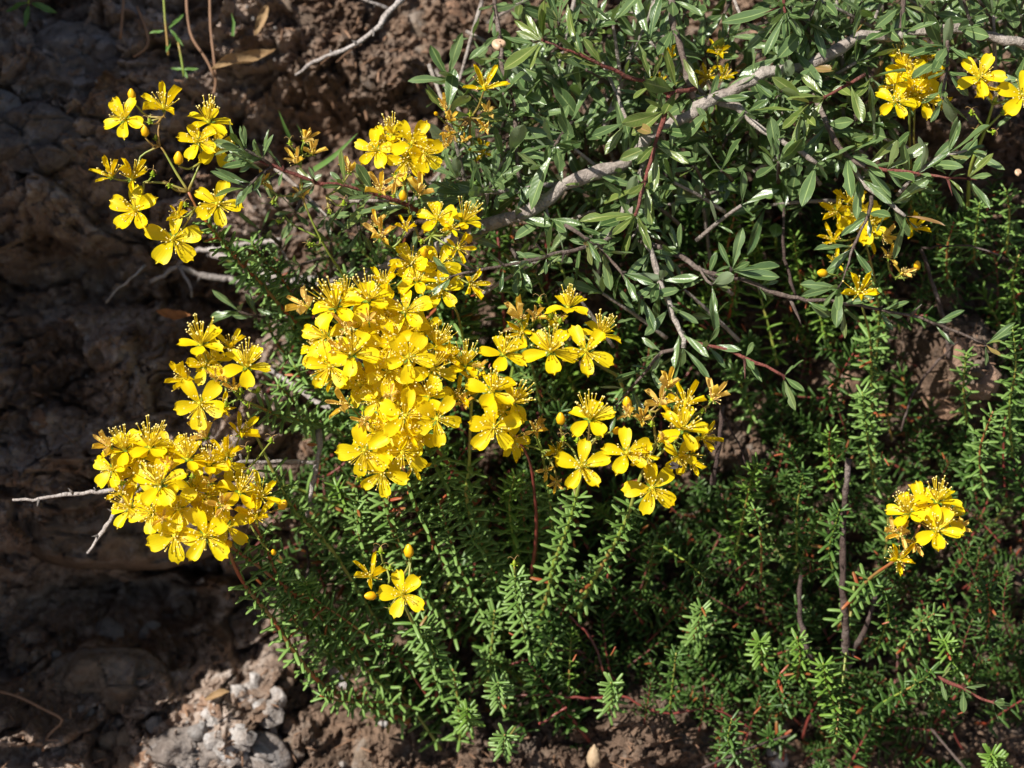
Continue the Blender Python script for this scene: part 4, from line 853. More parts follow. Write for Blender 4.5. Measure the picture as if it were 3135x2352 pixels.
for i, (pts, k) in enumerate(FR):
    x, y = pts[-1][:2]
    where = 'among the lower left stalks' if x < 1150 and y > 1450 else 'between the upper left head and the central mass' if x < 1150 else 'below the central flower mass' if x < 1650 else \
            'under the thorny shrub at the upper right' if y < 1000 else 'at the right edge above the lone lower right flower head' if y < 1500 else 'in the dark green mass at the lower right'
    tint = {'b': 'bright yellow-green', 'n': 'mid green', 'd': 'dark green'}[k]
    k = 'm' if (x > 2000 and y > 1300 and k == 'n' and i % 3) else k  # green leaves swapped for the shade-darkened copy at the lower right
    lshoot(LAB(k, pts[-1][0], pts[-1][1], pts[-1][0] - pts[0][0], 300), pts, .04, 1.0, .0005, k, .0070 if len(pts) > 3 else .0062, M_stem_r if i % 3 == 0 else M_stem_g, group=GSH)

# --- the mass of shoots behind: fourteen shoot shapes, copied
SHO = []
for i in range(14):
    rg = random.Random(300 + i); Lh = 1.0
    bend = rg.uniform(-.4, .4); b2 = rg.uniform(-.1, .35); lk_ = rg.uniform(.15, .24); sp_ = rg.uniform(.075, .12); dd = rg.uniform(.03, .35)
    path = [Vector((t * t * bend, t * t * b2, t)) for t in [j / 14 for j in range(15)]]
    mb = MB(); mb.tube(path, [.018 * (1 - .5 * t / 14) for t in range(15)], 5)
    fb = MB()
    for R, p, l in whorls(path, dd, 1.0, sp_, lk_, rg.uniform(1.4, 1.8), rg.uniform(.5, .95), rg.choice((3, 3, 4)), rg):
        fb.merge(rg.choice(NMB), basis(R, p, Vector((0, 0, 0)), l))
    SHO.append((mb, fb))
SHM = {}
for k, m, st in (('n', M_needle, M_stem_g), ('b', M_needle_b, M_stem_g), ('d', M_needle_d, M_stem_d), ('m', M_needle_shade, M_stem_d)):
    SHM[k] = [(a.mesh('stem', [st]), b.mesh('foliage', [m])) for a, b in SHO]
def region(px, py):
    """how dense the needle-leaved shrub stands here"""
    if px > 1450 and 560 < py < 2180: d = 1
    elif px > 850 and 1500 < py < 2130 and px > 850 + max(0, py - 1850) * .8: d = .8
    elif px > 1750 and 2180 <= py < 2390: d = .55
    elif 900 < px <= 1450 and 700 < py < 1500: d = .6
    elif 700 < py < 1120 and abs(px - (690 + (py - 700) * .86)) < 95: d = 1.6
    elif px > 2400 and py <= 560: d = .4
    else: d = 0
    for cx, cy, rx, ry in ((2860, 1090, 170, 190), (2530, 1180, 90, 110), (1760, 890, 130, 130), (2215, 1300, 170, 170), (1900, 2200, 230, 90), (2930, 2290, 330, 70), (2370, 2290, 80, 60), (1080, 2120, 130, 60), (2950, 430, 200, 140)):
        if ((px - cx) / rx) ** 2 + ((py - cy) / ry) ** 2 < 1: d *= .2
    return d
cnt = 0; spots = []
rq = random.Random(99)
while cnt < 268:
    px = rq.uniform(620, 3180); py = rq.uniform(540, 2340)
    if rq.random() > region(px, py): continue
    if any((px - a) ** 2 + (py - b) ** 2 < 40 ** 2 for a, b in spots): continue
    spots.append((px, py)); cnt += 1
    aa = 128 + rq.uniform(-18, 18) if px < 1350 else (105 + rq.uniform(-28, 28) if px < 2000 else 90 + rq.uniform(-48, 48))
    if px > 2300 and rq.random() < .15: aa = rq.uniform(0, 360)
    L = rq.uniform(150, 240) if px < 1000 and py < 1150 else rq.uniform(230, 400) if px < 1700 else rq.uniform(150, 340); out = rq.uniform(.25, 1.1)
    d = Vector((math.cos(math.radians(aa)), math.sin(math.radians(aa)), out)).normalized()
    h1 = rq.uniform(-5.0, -2.2) if px < 1700 else rq.uniform(-6.2, -2.8)
    tip = P(px, py, h1); base = tip - (B3 @ d) * L * S
    k = rq.choices('nbdm', (5, .4, 3, 2) if px < 1650 else ((1.5, 2.4, 3, 4) if px > 2100 and py < 1000 else (.6, .35, 6, 5)))[0]  # darker leaf kinds favoured on the right, imitating shade
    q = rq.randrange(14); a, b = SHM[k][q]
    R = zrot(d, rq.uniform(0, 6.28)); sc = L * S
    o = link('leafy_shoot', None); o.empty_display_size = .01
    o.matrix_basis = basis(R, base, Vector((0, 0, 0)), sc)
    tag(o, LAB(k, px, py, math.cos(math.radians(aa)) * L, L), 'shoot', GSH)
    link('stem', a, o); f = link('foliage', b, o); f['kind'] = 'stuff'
# deeper layer nobody could count: one object
mb = MB()
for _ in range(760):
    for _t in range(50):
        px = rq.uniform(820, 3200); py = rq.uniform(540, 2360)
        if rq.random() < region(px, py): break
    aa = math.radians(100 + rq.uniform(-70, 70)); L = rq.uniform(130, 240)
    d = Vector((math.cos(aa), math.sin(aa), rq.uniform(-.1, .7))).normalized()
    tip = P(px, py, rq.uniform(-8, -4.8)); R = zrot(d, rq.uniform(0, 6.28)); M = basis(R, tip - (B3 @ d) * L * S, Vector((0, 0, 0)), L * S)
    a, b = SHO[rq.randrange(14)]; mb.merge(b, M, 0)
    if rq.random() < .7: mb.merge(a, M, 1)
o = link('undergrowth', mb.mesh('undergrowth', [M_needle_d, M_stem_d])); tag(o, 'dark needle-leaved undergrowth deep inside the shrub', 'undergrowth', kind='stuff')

# ------------------------------------------------------------------ the grey-leaved thorny shrub
def leaf_mb(seed, wid=.27, serr=True, n1=10, n2=6):
    r = random.Random(seed); mb = MB()
    W = [(0, .06), (.08, .08), (.25, .42), (.45, .82), (.62, 1), (.8, .86), (.92, .5), (1, .04)]
    wk = wid * r.uniform(.75, 1.1) / 2; cv = r.uniform(-.22, .12); fold = r.uniform(.12, .5); tw = r.uniform(-.4, .4); ph = r.uniform(0, 6); sd = r.uniform(-.10, .10)
    bites = [(r.uniform(.3, .9), r.choice((-1, 1)), r.uniform(.2, .5)) for _ in range(2)] if r.random() < .4 else []
    def fn(t, y):
        w0 = interp(W, t) * wk
        if serr and abs(y) > .9: w0 *= 1 + .05 * math.sin(t * 60)
        for bt, bs, bd in bites:
            if y * bs > 0 and abs(t - bt) < .08: w0 *= 1 - bd * abs(y)
        yy = y * w0; z = cv * t * t + fold * abs(yy) + .012 * math.sin(8 * t + 3 * y + ph)
        a = tw * t
        return (t, yy * math.cos(a) + sd * t * t, z + yy * math.sin(a))
    mb.grid(fn, n1, n2); return mb
LMB = [leaf_mb(i) for i in range(12)]
LF = {k: [q.mesh('leaf', [m]) for q in LMB] for k, m in (('g', M_leaf), ('y', M_leaf_y), ('r', M_leaf_red))}
def fascicle(parent, org, p, t, n, L, lk='g', facing=None):
    """a tuft of leaves at a node; leaf faces lean to the light"""
    a0 = ru(0, 6.28)
    up = (B3 @ Vector((-.2, .5, .9))).normalized()
    for k in range(n):
        o = (t.orthogonal().normalized()); o = Quaternion(t, a0 + 2.4 * k + ru(-.3, .3)) @ o
        th = ru(.45, 1.35)
        x = (t * math.cos(th) + o * math.sin(th)); x = (x + up * ru(-.1, .45)).normalized()
        z = (up + Vector((ru(-.7, .7), ru(-.7, .7), ru(-.7, .7)))); z = (z - x * z.dot(x)).normalized(); y = z.cross(x)
        l = L * 1.15 * (ru(.45, 1.0) if rnd() < .55 else ru(.9, 1.4))
        kk = lk if rnd() > .05 else ('y' if rnd() < .8 else 'r')
        LEAVES.append(((p + x * l * .5 - CAM).length + ru(0, .012) - l * .8, random.randrange(12), kk, parent, basis(Matrix((x, y, z)).transposed(), p + x * .0006, org, (l, l * ru(.8, 1.2), l))))
LEAVES = []
def flush_leaves(root):
    # the 300 leaves that show largest are parts, the rest one part
    LEAVES.sort(key=lambda q: q[0]); k3 = 'gyr'; mb = MB()
    for i, (_, q, kk, par, M) in enumerate(LEAVES):
        if i < 300: link('leaf', LF[kk][q], par, M)
        else: mb.merge(LMB[q], M, k3.index(kk))
    if len(LEAVES) > 300:
        o = link('foliage', mb.mesh('foliage', [M_leaf, M_leaf_y, M_leaf_red]), root); o['kind'] = 'stuff'
    LEAVES.clear()
def thorn(mb, p, d, L, org, r=.0007):
    mb.tube([p - org, p - org + d * L * .5, p - org + d * L], [r, r * .6, .00006], 5, 0)

def shrub(label, branches, fills=()):
    """branches: (pts, r0, r1, mat, leaf node spacing or 0, leaf length, leaves per node, leaf kind, thorn tip)"""
    org = P(*branches[0][0][0]); root = empty('thorny_shrub', org); tag(root, label, 'shrub')
    for (pts, r0, r1, m, sp, L, per, lk, tt) in branches:
        path = smooth_path([P(*q) for q in pts], .0035 if r0 < .002 else .005); n = len(path)
        for i in range(1, n - 1):
            path[i] = path[i] + Vector((ru(-1, 1), ru(-1, 1), ru(-1, 1))) * (.00035 if r0 < .002 else .0006)
        if r0 > .0025:
            for i in range(2, n - 1): path[i] = path[i] + Vector((0, 0, .0011 * math.sin(i * .8))) + Vector((ru(-1, 1), 0, ru(-1, 1))) * .0007
        mb = MB(); rr = [(r0 + (r1 - r0) * i / (n - 1)) * ru(.88, 1.12) * (1 + .13 * math.sin(i * .9 + r0 * 9e3) * math.sin(i * .31)) for i in range(n)]
        if tt: rr[-1] = .00012
        mb.tube([p - org for p in path], rr, 10 if r0 > .0015 else 7, 0, True, .12)
        s = sp * ru(.3, .8); nodes = []
        for i in range(1, n):
            s -= (path[i] - path[i - 1]).length
            if sp and s <= 0:
                t = (path[i] - path[i - 1]).normalized(); nodes.append((path[i], t)); s = sp * ru(.7, 1.3)
                o = Quaternion(t, ru(0, 6.28)) @ t.orthogonal().normalized()
                thorn(mb, path[i], (o + t * .4).normalized(), .002, org, .0009)    # bud knob
                if rnd() < .18: thorn(mb, path[i], (o * .9 + t * .5).normalized(), ru(.004, .009), org)
        br = link('branch' if r0 > .0012 else 'twig', mb.mesh('branch', [m]), root)
        for p, t in nodes: fascicle(br, org, p, t, max(2, int(per * ru(.8, 1.6) + .5)), L, lk)
        if lk and sp and not tt: fascicle(br, org, path[-1], (path[-1] - path[-2]).normalized(), per, L, lk)
    for (px, py, h, ang, ln, k, L, lk) in fills:      # short leafy spurs
        a = math.radians(ang); b = P(px - math.cos(a) * ln, py + math.sin(a) * ln, h - 1.2); t_ = P(px, py, h)
        path = smooth_path([b, b.lerp(t_, .5) + Vector((0, 0, .0006)), t_], .003); mb = MB()
        mb.tube([p - org for p in path], [.0006 + .0003 * (1 - i / len(path)) for i in range(len(path))], 6, 0, True, .1)
        br = link('twig', mb.mesh('twig', [M_bark if ln > 140 else M_bark_d]), root)
        d = (t_ - b).normalized(); fascicle(br, org, t_, d, k, L, lk)
        if ln > 60: fascicle(br, org, b.lerp(t_, .45), d, k - 2, L * .85, lk)
    flush_leaves(root); return root
def fillspots(n, x0, x1, y0, y1, h0, h1, dist, seed, test=lambda x, y: True, L=.0145, k=(4, 7)):
    r = random.Random(seed); out = []; tries = 0
    while len(out) < n and tries < 6000:
        tries += 1; x = r.uniform(x0, x1); y = r.uniform(y0, y1)
        if not test(x, y) or any((x - a[0]) ** 2 + (y - a[1]) ** 2 < dist * dist for a in out): continue
        out.append((x, y, r.uniform(h0, h1), r.uniform(20, 160) if r.random() < .7 else r.uniform(180, 340), (r.uniform(40, 110) if r.random() < .7 else r.uniform(150, 270)), r.randint(*k), L * r.uniform(.7, 1.15), 'g'))
    return out
BG, BD, BR = M_bark, M_bark_d, M_bark_r
MAINB = [(1240, 805), (1370, 745), (1480, 695), (1580, 655), (1690, 605), (1830, 525), (1940, 460), (2060, 385), (2170, 305), (2270, 262), (2390, 220), (2500, 180), (2610, 132), (2720, 108), (2880, 92), (3000, 98), (3150, 140)]
def offb(x, y):
    for (a, b), (c, d) in zip(MAINB, MAINB[1:]):
        t = max(0, min(1, ((x - a) * (c - a) + (y - b) * (d - b)) / ((c - a) ** 2 + (d - b) ** 2)))
        if math.hypot(x - a - t * (c - a), y - b - t * (d - b)) < 56: return False
    return True
hole = lambda x, y: not (((x - 2800) / 130) ** 2 + ((y - 260) / 110) ** 2 < 1 or ((x - 3010) / 120) ** 2 + ((y - 300) / 170) ** 2 < 1)
shrub('grey-green thorny shrub whose thick pale branch climbs from the middle to the top right corner', [
  ([(1020, 870, -5.5), (1120, 845, -3.4), (1240, 805, -1.6), (1370, 745, -.5), (1480, 697, .4), (1580, 662, .8), (1640, 622, .9), (1690, 600, 1), (1770, 556, 1), (1850, 528, .9), (1940, 468, .8), (2010, 402, .8), (2060, 380, .8), (2120, 350, .9), (2170, 300, 1), (2270, 268, 1.1), (2330, 230, 1.1), (2390, 222, 1.1), (2500, 180, 1), (2610, 132, 1), (2720, 108, 1), (2880, 92, 1), (3000, 98, 1), (3150, 140, 1)], 0.0031, .0018, BG, .020, .012, 4, 'g', False),
  ([(1849, 388, -.6), (1890, 290, -.8), (1937, 148, -1), (1992, 42, -1.2), (2030, -60, -1.4)], .0013, .0009, BG, .012, .0125, 4, 'g', False),
  ([(2050, -60, .2), (2055, 0, .4), (2064, 84, .8), (2089, 169, 1), (2110, 261, 1), (2120, 300, .8)], .0013, .0013, BD, .013, .012, 4, 'g', False),
  ([(2048, 290, 1.4), (2030, 274, 1.6), (1895, 223, 2.4), (1777, 169, 2.9), (1663, 126, 3.2)], .0009, .0005, BR, .0095, .0135, 3, 'y', False),
  ([(2130, 270, 1.0), (2048, 290, 1.4), (2047, 320, 1.6), (2030, 371, 1.8), (2005, 447, 2), (1984, 531, 2.1), (1963, 599, 2.2), (1946, 658, 2.3)], .0011, .0006, BR, .011, .0155, 3, 'y', False),
  ([(1975, 440, .2), (1963, 527, .6), (1916, 624, .8), (1895, 675, 1), (1880, 705, 1.1), (1850, 750, 1.2)], .0014, .0010, BG, .014, .011, 4, 'g', False),
  ([(1900, 690, 1.6), (1850, 740, 1.8), (1787, 760, 2), (1700, 776, 2.4), (1643, 793, 2.7), (1492, 823, 3.2), (1382, 846, 3.5)], .0009, .0005, BD, .0075, .0085, 4, 'g', True),
  ([(1728, 688, 2.4), (1795, 730, 2.3), (1867, 789, 2.2), (1917, 861, 2.2), (1964, 911, 2.2)], .0008, .0004, BD, .009, .010, 4, 'g', True),
  ([(1930, 640, .9), (1947, 663, 1), (1972, 726, 1.2), (2002, 789, 1.4), (2019, 861, 1.6), (2044, 920, 1.8), (2069, 987, 2), (2095, 1038, 2.1), (2092, 1066, 2.1)], .0014, .0010, BG, .010, .0115, 4, 'g', False),
  ([(2095, 1040, 2.0), (2145, 1053, 2.2), (2217, 1067, 2.4), (2280, 1097, 2.6), (2343, 1122, 2.7), (2400, 1152, 2.8)], .0008, .0006, BR, .011, .011, 3, 'g', False),
  ([(2090, 1060, 2), (2027, 1080, 2), (1985, 1127, 1.8), (1934, 1190, 1.4), (1888, 1240, .8)], .0008, .0004, BD, .010, .011, 3, 'g', True),
  ([(1530, -30, -.6), (1513, 0, -.5), (1530, 110, .2), (1538, 202, .6), (1572, 295, .8), (1580, 443, .8), (1590, 560, .5)], .0009, .0009, BD, .010, .0105, 4, 'g', False),
  ([(1690, 604, .3), (1600, 585, .6), (1500, 590, .8), (1432, 599, .8), (1327, 607, .8), (1200, 615, .6), (1070, 616, .2)], .0010, .0006, BG, .011, .011, 4, 'g', False),
  ([(1725, 560, .6), (1665, 568, .8), (1608, 573, 1)], .0014, .0004, BG, 0, 0, 0, '', True),
  ([(1420, 780, -1), (1410, 760, -.6), (1480, 650, .2), (1500, 560, .6), (1560, 470, .8)], .0008, .0006, BG, .011, .012, 4, 'g', False),
 ], fillspots(70, 1370, 2420, -20, 660, -2.0, 1.6, 54, 1, lambda x, y: offb(x, y) and y < 700 and not (x < 1520 and y < 60) and (x > 1560 or y > 200)) +
    fillspots(75, 1400, 2450, -20, 640, -4.6, -1.8, 58, 21, lambda x, y: x > 1560 or y > 200) + fillspots(9, 1560, 2120, 660, 900, -.4, 1.2, 80, 2, L=.0115))
shrub('grey-green thorny shrub at the top right, its twigs reaching down to the right', [
  ([(2120, 300, .4), (2161, 304, .6), (2258, 329, .9), (2317, 388, 1.2), (2363, 413, 1.5), (2448, 464, 1.8), (2500, 500, 1.9)], .0017, .0008, BG, .010, .0125, 4, 'g', False),
  ([(2439, 200, .9), (2470, 250, 1.1), (2510, 330, 1.3), (2540, 400, 1.6), (2591, 477, 1.9), (2650, 510, 2.1)], .0014, .0010, BD, .011, .013, 4, 'g', False),
  ([(2650, 510, 2.1), (2747, 523, 2.3), (2848, 536, 2.5), (2992, 552, 2.7)], .0008, .0003, BR, .010, .012, 4, 'g', True),
  ([(2600, 490, 1.8), (2646, 569, 1.9), (2705, 607, 2), (2772, 662, 2.1)], .0010, .0008, BG, .011, .013, 4, 'g', False),
  ([(2668, 600, 2), (2658, 658, 2.2), (2612, 755, 2.4), (2590, 830, 2.5), (2568, 880, 2.6)], .0009, .0002, BD, .012, .011, 4, 'g', True),
  ([(2650, 228, 2.3), (2553, 283, 2.4), (2481, 316, 2.4), (2455, 340, 2.4)], .0007, .0004, BR, .008, .012, 4, 'y', False),
  ([(2905, 100, 1.6), (2903, 139, 1.9), (2895, 240, 2.3), (2886, 304, 2.5)], .0008, .0006, BD, .008, .012, 4, 'g', False),
  ([(2540, -60, .4), (2510, 0, .6), (2470, 60, .8), (2420, 140, 1), (2395, 170, 1)], .0011, .0009, BG, .011, .013, 4, 'g', False),
  ([(2400, -60, 1.6), (2402, -10, 1.8), (2404, 40, 2)], .0007, .0006, BR, .010, .015, 6, 'g', False),
  ([(2532, 139, 1), (2469, 84, 1.2), (2420, 20, 1.4)], .0010, .0008, BD, .012, .014, 4, 'g', False),
  ([(2768, -60, .8), (2768, 17, 1), (2760, 88, 1.1)], .0010, .0010, BD, .010, .013, 5, 'g', False),
  ([(3000, 98, 1.2), (2970, 60, 1.6), (2950, -10, 1.8)], .0009, .0007, BD, .009, .0125, 5, 'g', False),
  ([(2745, 600, 1.6), (2820, 520, 2), (2880, 480, 2.4), (2960, 460, 2.6)], .0008, .0005, BG, .010, .0125, 4, 'g', False),
 ], fillspots(54, 2380, 3150, -20, 480, -2.0, 1.7, 56, 3, lambda x, y: offb(x, y) and hole(x, y) and (y < 330 or x < 2720)) +
    fillspots(60, 2380, 3150, -20, 420, -4.6, -1.8, 60, 31, lambda x, y: hole(x, y) and (y < 260 or x < 2700)))
shrub('long grey thorny branch crossing the needle-leaved shrub below the upper right leaves', [
  ([(1960, 735, .6), (2002, 751, 1), (2090, 789, 1.1), (2158, 831, 1.2), (2289, 861, 1.4), (2351, 890, 1.5), (2418, 911, 1.6), (2553, 926, 1.6), (2658, 941, 1.6), (2722, 954, 1.6), (2789, 966, 1.6), (2861, 992, 1.5), (2933, 1021, 1.3), (3017, 1055, 1)], .0011, .0004, BD, .016, .0085, 3, 'g', False),
  ([(2418, 911, 1.5), (2440, 960, 1.2), (2456, 1005, .8)], .0008, .0002, BD, 0, 0, 0, '', True),
  ([(2789, 966, 1.6), (2805, 950, 1.8), (2822, 932, 2)], .0008, .0001, BG, 0, 0, 0, '', True),
  ([(2250, 845, 1.4), (2270, 820, 1.7), (2288, 795, 2)], .0006, .0001, BR, 0, 0, 0, '', True),
  ([(2140, 815, 1.2), (2180, 870, 1.6), (2240, 830, 1.9)], .0006, .0004, BD, .010, .013, 3, 'g', False),
 ])
shrub('small grey-leaved twig poking out beside the upper left flower head, above faded flowers', [
  ([(1400, 700, .6), (1300, 655, 1.2), (1226, 620, 2.2), (1095, 578, 2.8), (1030, 565, 3), (964, 561, 3.2), (900, 530, 3.3), (834, 510, 3.5), (760, 480, 3.7)], .0010, .0006, BR, .010, .0095, 4, 'g', False),
  ([(834, 510, 3.5), (790, 540, 3.6), (760, 575, 3.6)], .0006, .0004, BD, .006, .0105, 4, 'g', False),
  ([(834, 510, 3.5), (780, 470, 3.7), (735, 450, 3.8)], .0006, .0004, BD, .006, .0095, 5, 'g', False),
 ], fillspots(13, 780, 1400, 600, 820, -2.5, -.6, 70, 8, L=.010))
shrub('short sprig of rounded grey-green leaves in the shade left of the big central mass', [
  ([(1000, 1010, -4), (900, 985, -3.2), (820, 975, -2.6), (760, 965, -2.2), (735, 955, -2)], .0007, .0005, BD, .009, .0095, 4, 'g', False)])
shrub('twig with small round leaves near the lower right corner', [
  ([(2840, 2050, -1), (2880, 2080, -.6), (2950, 2110, -.2), (3010, 2140, 0), (3095, 2168, .2)], .0010, .0003, M_bark_r, .010, .0075, 4, 'g', True)])

# ------------------------------------------------------------------ dead twigs and sticks
def stick(label, branches, mat, knobs=True):
    org = P(*branches[0][0][0]); root = empty('dead_twig', org); tag(root, label, 'twig')
    for pts, r0, r1 in branches:
        path = smooth_path([P(*q) for q in pts], .003); n = len(path)
        path = [p + Vector((ru(-1, 1), ru(-1, 1), ru(-1, 1))) * .0004 for p in path]
        mb = MB(); mb.tube([p - org for p in path], [(r0 + (r1 - r0) * i / (n - 1)) * ru(.85, 1.2) for i in range(n)], 7, 0, True, .12)
        if knobs:
            for i in range(2, n - 1, 4):
                t = (path[i] - path[i - 1]).normalized(); o = Quaternion(t, ru(0, 6.28)) @ t.orthogonal().normalized()
                thorn(mb, path[i], (o + t * .3).normalized(), r0 * ru(1.6, 3.2), org, r0 * .7)
        link('stick', mb.mesh('stick', [mat]), root)
stick('bare grey forked twig lying across the dark soil at the top, left of the shrub',
      [([(1260, -30, -3.4), (1195, 35, -3.5), (1145, 95, -3.6), (1075, 145, -3.9), (1030, 160, -4), (960, 190, -4.4), (905, 228, -4.8)], .0013, .0006), ([(1195, 30, -3.5), (1130, 5, -3.6), (1080, -20, -3.8)], .0008, .0005), ([(1145, 90, -3.6), (1145, 110, -3.4)], .0006, .0004)], M_dead)
stick('pale bare twig sticking out to the left edge from the lower left flower head',
      [([(620, 1590, .2), (520, 1520, .6), (450, 1475, 1), (410, 1487, 1.1), (360, 1498, 1.2), (300, 1507, 1.2), (200, 1515, 1.1), (100, 1532, 1), (35, 1530, 1)], .0012, .0005), ([(450, 1478, 1), (380, 1530, .9), (350, 1570, .8), (325, 1612, .7), (305, 1640, .6), (270, 1698, .4)], .0011, .0006), ([(295, 1507, 1.2), (290, 1490, 1.4)], .0005, .0002)], M_dead)
stick('grey upright dead stick with a side arm between lower left head and central mass',
      [([(975, 1320, -1.6), (978, 1380, -1.2), (970, 1430, -1), (960, 1480, -1), (950, 1540, -1.2), (940, 1580, -1.6)], .0013, .0007), ([(970, 1415, -1), (880, 1412, -.9), (800, 1415, -.8), (740, 1412, -.7), (715, 1425, -.6)], .0008, .0007), ([(745, 1412, -.7), (735, 1390, -.6)], .0005, .0004)], M_dead)
stick('thick grey dead branch running left behind the central flowers', [([(1180, 830, -5), (1060, 868, -5.4), (990, 866, -5.8), (900, 858, -6.2), (830, 845, -6.6), (730, 800, -7.4), (650, 780, -8)], .0026, .0014)], M_dead, False)
stick('knobbly grey dead branch in the shade behind the upper left head',
      [([(830, 880, -7.4), (700, 855, -7.6), (600, 840, -7.4), (545, 815, -7.2), (500, 845, -7.2), (460, 862, -7.3)], .0016, .0008), ([(545, 810, -7.2), (575, 860, -7), (588, 910, -7)], .0007, .0005), ([(545, 815, -7.2), (590, 770, -7), (650, 765, -6.6), (760, 745, -5.8), (860, 740, -5.2)], .0008, .0012)], M_dead)
stick('thin straight grey twig leaning on shaded rock at the left', [([(445, 815, -6), (400, 855, -6), (365, 885, -6), (323, 928, -6)], .0006, .0004)], M_dead, False)
stick('tall dark brown upright stick in the needle-leaved shrub at the lower right',
      [([(2598, 1400, -.6), (2592, 1480, -.6), (2583, 1600, -.8), (2580, 1750, -1.2), (2588, 1900, -1.8), (2590, 2030, -2.6)], .0011, .0015)], M_dead_d)
stick('slanting dark stick right of the tall upright stick', [([(2680, 1820, -1.6), (2650, 1920, -2), (2610, 2000, -2.6), (2590, 2060, -3.2)], .0009, .0013)], M_dead_d)
stick('dark bare stick left of the tall upright stick, half hidden by shoots', [([(2450, 1760, -2), (2450, 1880, -2.2), (2470, 1980, -2.6), (2500, 2060, -3.2)], .0009, .0013)], M_dead_d)
stick('short dark stick below the withered flowers at the centre right', [([(2212, 1240, -.4), (2205, 1320, -.4), (2195, 1400, -.5), (2182, 1480, -.8)], .0007, .0011), ([(2215, 1270, -.4), (2250, 1340, -.6), (2290, 1430, -1)], .0004, .0003), ([(2205, 1290, -.4), (2240, 1288, -.3)], .0003, .0002)], M_dead_d)
stick('thin brown dead stem curving through the middle of the right side', [([(2400, 640, -1.6), (2398, 740, -1.6), (2410, 820, -1.8), (2435, 905, -2)], .0005, .0007)], M_dead_d)
stick('thin dark dead stem running down past the round orange stones at the right', [([(2820, 760, -1.8), (2860, 880, -2), (2890, 980, -2.4), (2905, 1100, -3)], .0008, .0009), ([(2930, 1045, -1.4), (2860, 1120, -2.2), (2800, 1200, -3), (2760, 1320, -3.6)], .0005, .0005), ([(2820, 760, -1.8), (2950, 750, -1.6), (3060, 780, -1.8)], .0004, .0003)], M_dead_d)
stick('grey thin branch lying in shade left of the big central mass', [([(820, 1130, -4.4), (900, 1180, -4.2), (960, 1225, -4), (1040, 1270, -3.8)], .0009, .0012)], M_dead)
stick('long dark red runner along the bottom of the needle-leaved shrub', [([(1560, 2040, -4), (1640, 2010, -4), (1740, 1990, -4), (1790, 2000, -4)], .0005, .0005), ([(1570, 2130, -3.8), (1680, 2128, -3.6), (1810, 2140, -3.6)], .0005, .0005), ([(1810, 2140, -4), (1900, 2130, -4), (1980, 2170, -4), (2060, 2185, -4), (2180, 2170, -4), (2300, 2230, -4)], .0005, .0004), ([(1700, 1850, -4), (1790, 1930, -4), (1830, 2000, -4), (1850, 2060, -4)], .0006, .0005), ([(1650, 2220, -3), (1700, 2190, -3), (1735, 2165, -2.8)], .0006, .0005)], M_stem_d)
for i, (pts, lb) in enumerate([
   ([(570, -20, -6), (575, 60, -6), (590, 120, -6), (630, 180, -6), (655, 232, -6)], 'brown dry stem curving down from the top edge to the curled dry leaf'),
   ([(642, -20, -6), (645, 90, -6), (655, 180, -6), (660, 260, -6.2), (645, 320, -6.4)], 'thin straight dry stem right of the curved one at the top'),
   ([(380, -20, -6.5), (372, 80, -6.5), (368, 120, -6.6)], 'short grey dry stem hanging from the top edge above the cracked boulder'),
   ([(420, 20, -6.8), (450, 100, -6.8), (452, 140, -6.8), (425, 165, -6.8), (408, 175, -6.8)], 'hooked dry stem curling beside the cracked boulder'),
   ([(-10, 2115, -5.5), (60, 2135, -5.4), (130, 2170, -5.4), (190, 2205, -5.4), (150, 2250, -5.4), (130, 2300, -5.6)], 'reddish bent root at the bottom left corner'),
   ([(930, 1640, -3), (945, 1720, -2.6), (935, 1780, -2.4)], 'thin dark dead stalk left of the lower shoots'),
   ([(2150, 2352, -3), (2300, 2290, -3.4), (2420, 2250, -3.6)], 'thin dark stem at the bottom right of the middle'),
   ([(2850, 2230, -4), (2900, 2290, -4), (2960, 2360, -3.8)], 'thin brown stem crossing the bottom right soil')]):
    mb = MB(); o_ = P(*pts[0]); pa = smooth_path([P(*q) for q in pts], .003)
    mb.tube([p - o_ for p in pa], [.0006 * ru(.8, 1.1) for _ in pa], 6, 0, True, .1)
    o = link('dead_twig', mb.mesh('dead_twig', [M_straw if i < 5 else M_dead_d])); o.location = o_; tag(o, lb, 'stem')

# ------------------------------------------------------------------ dry leaves, grass, small things
def bigleaf(name, label, cat, px, py, h, L, W, ang, n, mat, curl=.5, seed=0, parent=None):
    r = random.Random(seed); mb = MB()
    prof = [(0, .1), (.12, .55), (.35, .95), (.6, 1), (.85, .6), (1, .05)]
    def fn(t, y):
        ww = interp(prof, t) * W / L / 2
        return (t - .5, y * ww * math.cos(y * curl), curl * .35 * abs(y) * ww * 2 + .06 * math.sin(5 * t + seed) + .02 * math.sin(14 * t + 4 * y))
    mb.grid(fn, 12, 6); R = zrot(n, math.radians(ang)); o = link(name, mb.mesh(name, [mat]), parent)
    o.matrix_basis = basis(R, P(px, py, h), Vector((0, 0, 0)), L * S)
    if label: tag(o, label, cat)
    return o
bigleaf('dry_leaf', 'curled pale brown dry leaf near the top, left of the forked twig', 'dry leaf', 745, 185, -5.6, 250, 75, 32, (.3, .7, 1), M_dry, .9, 1)
bigleaf('dry_leaf', 'orange-brown oval dead leaf on the shaded soil at the left', 'dry leaf', 531, 962, -5.6, 115, 45, -8, (0, .9, 1), M_dryorange, .3, 2)
bigleaf('dry_leaf', 'small tan dry leaf stuck on the grey upright dead stick', 'dry leaf', 955, 1362, -.8, 34, 14, -5, (0, .4, 1), M_dryorange, .5, 3)
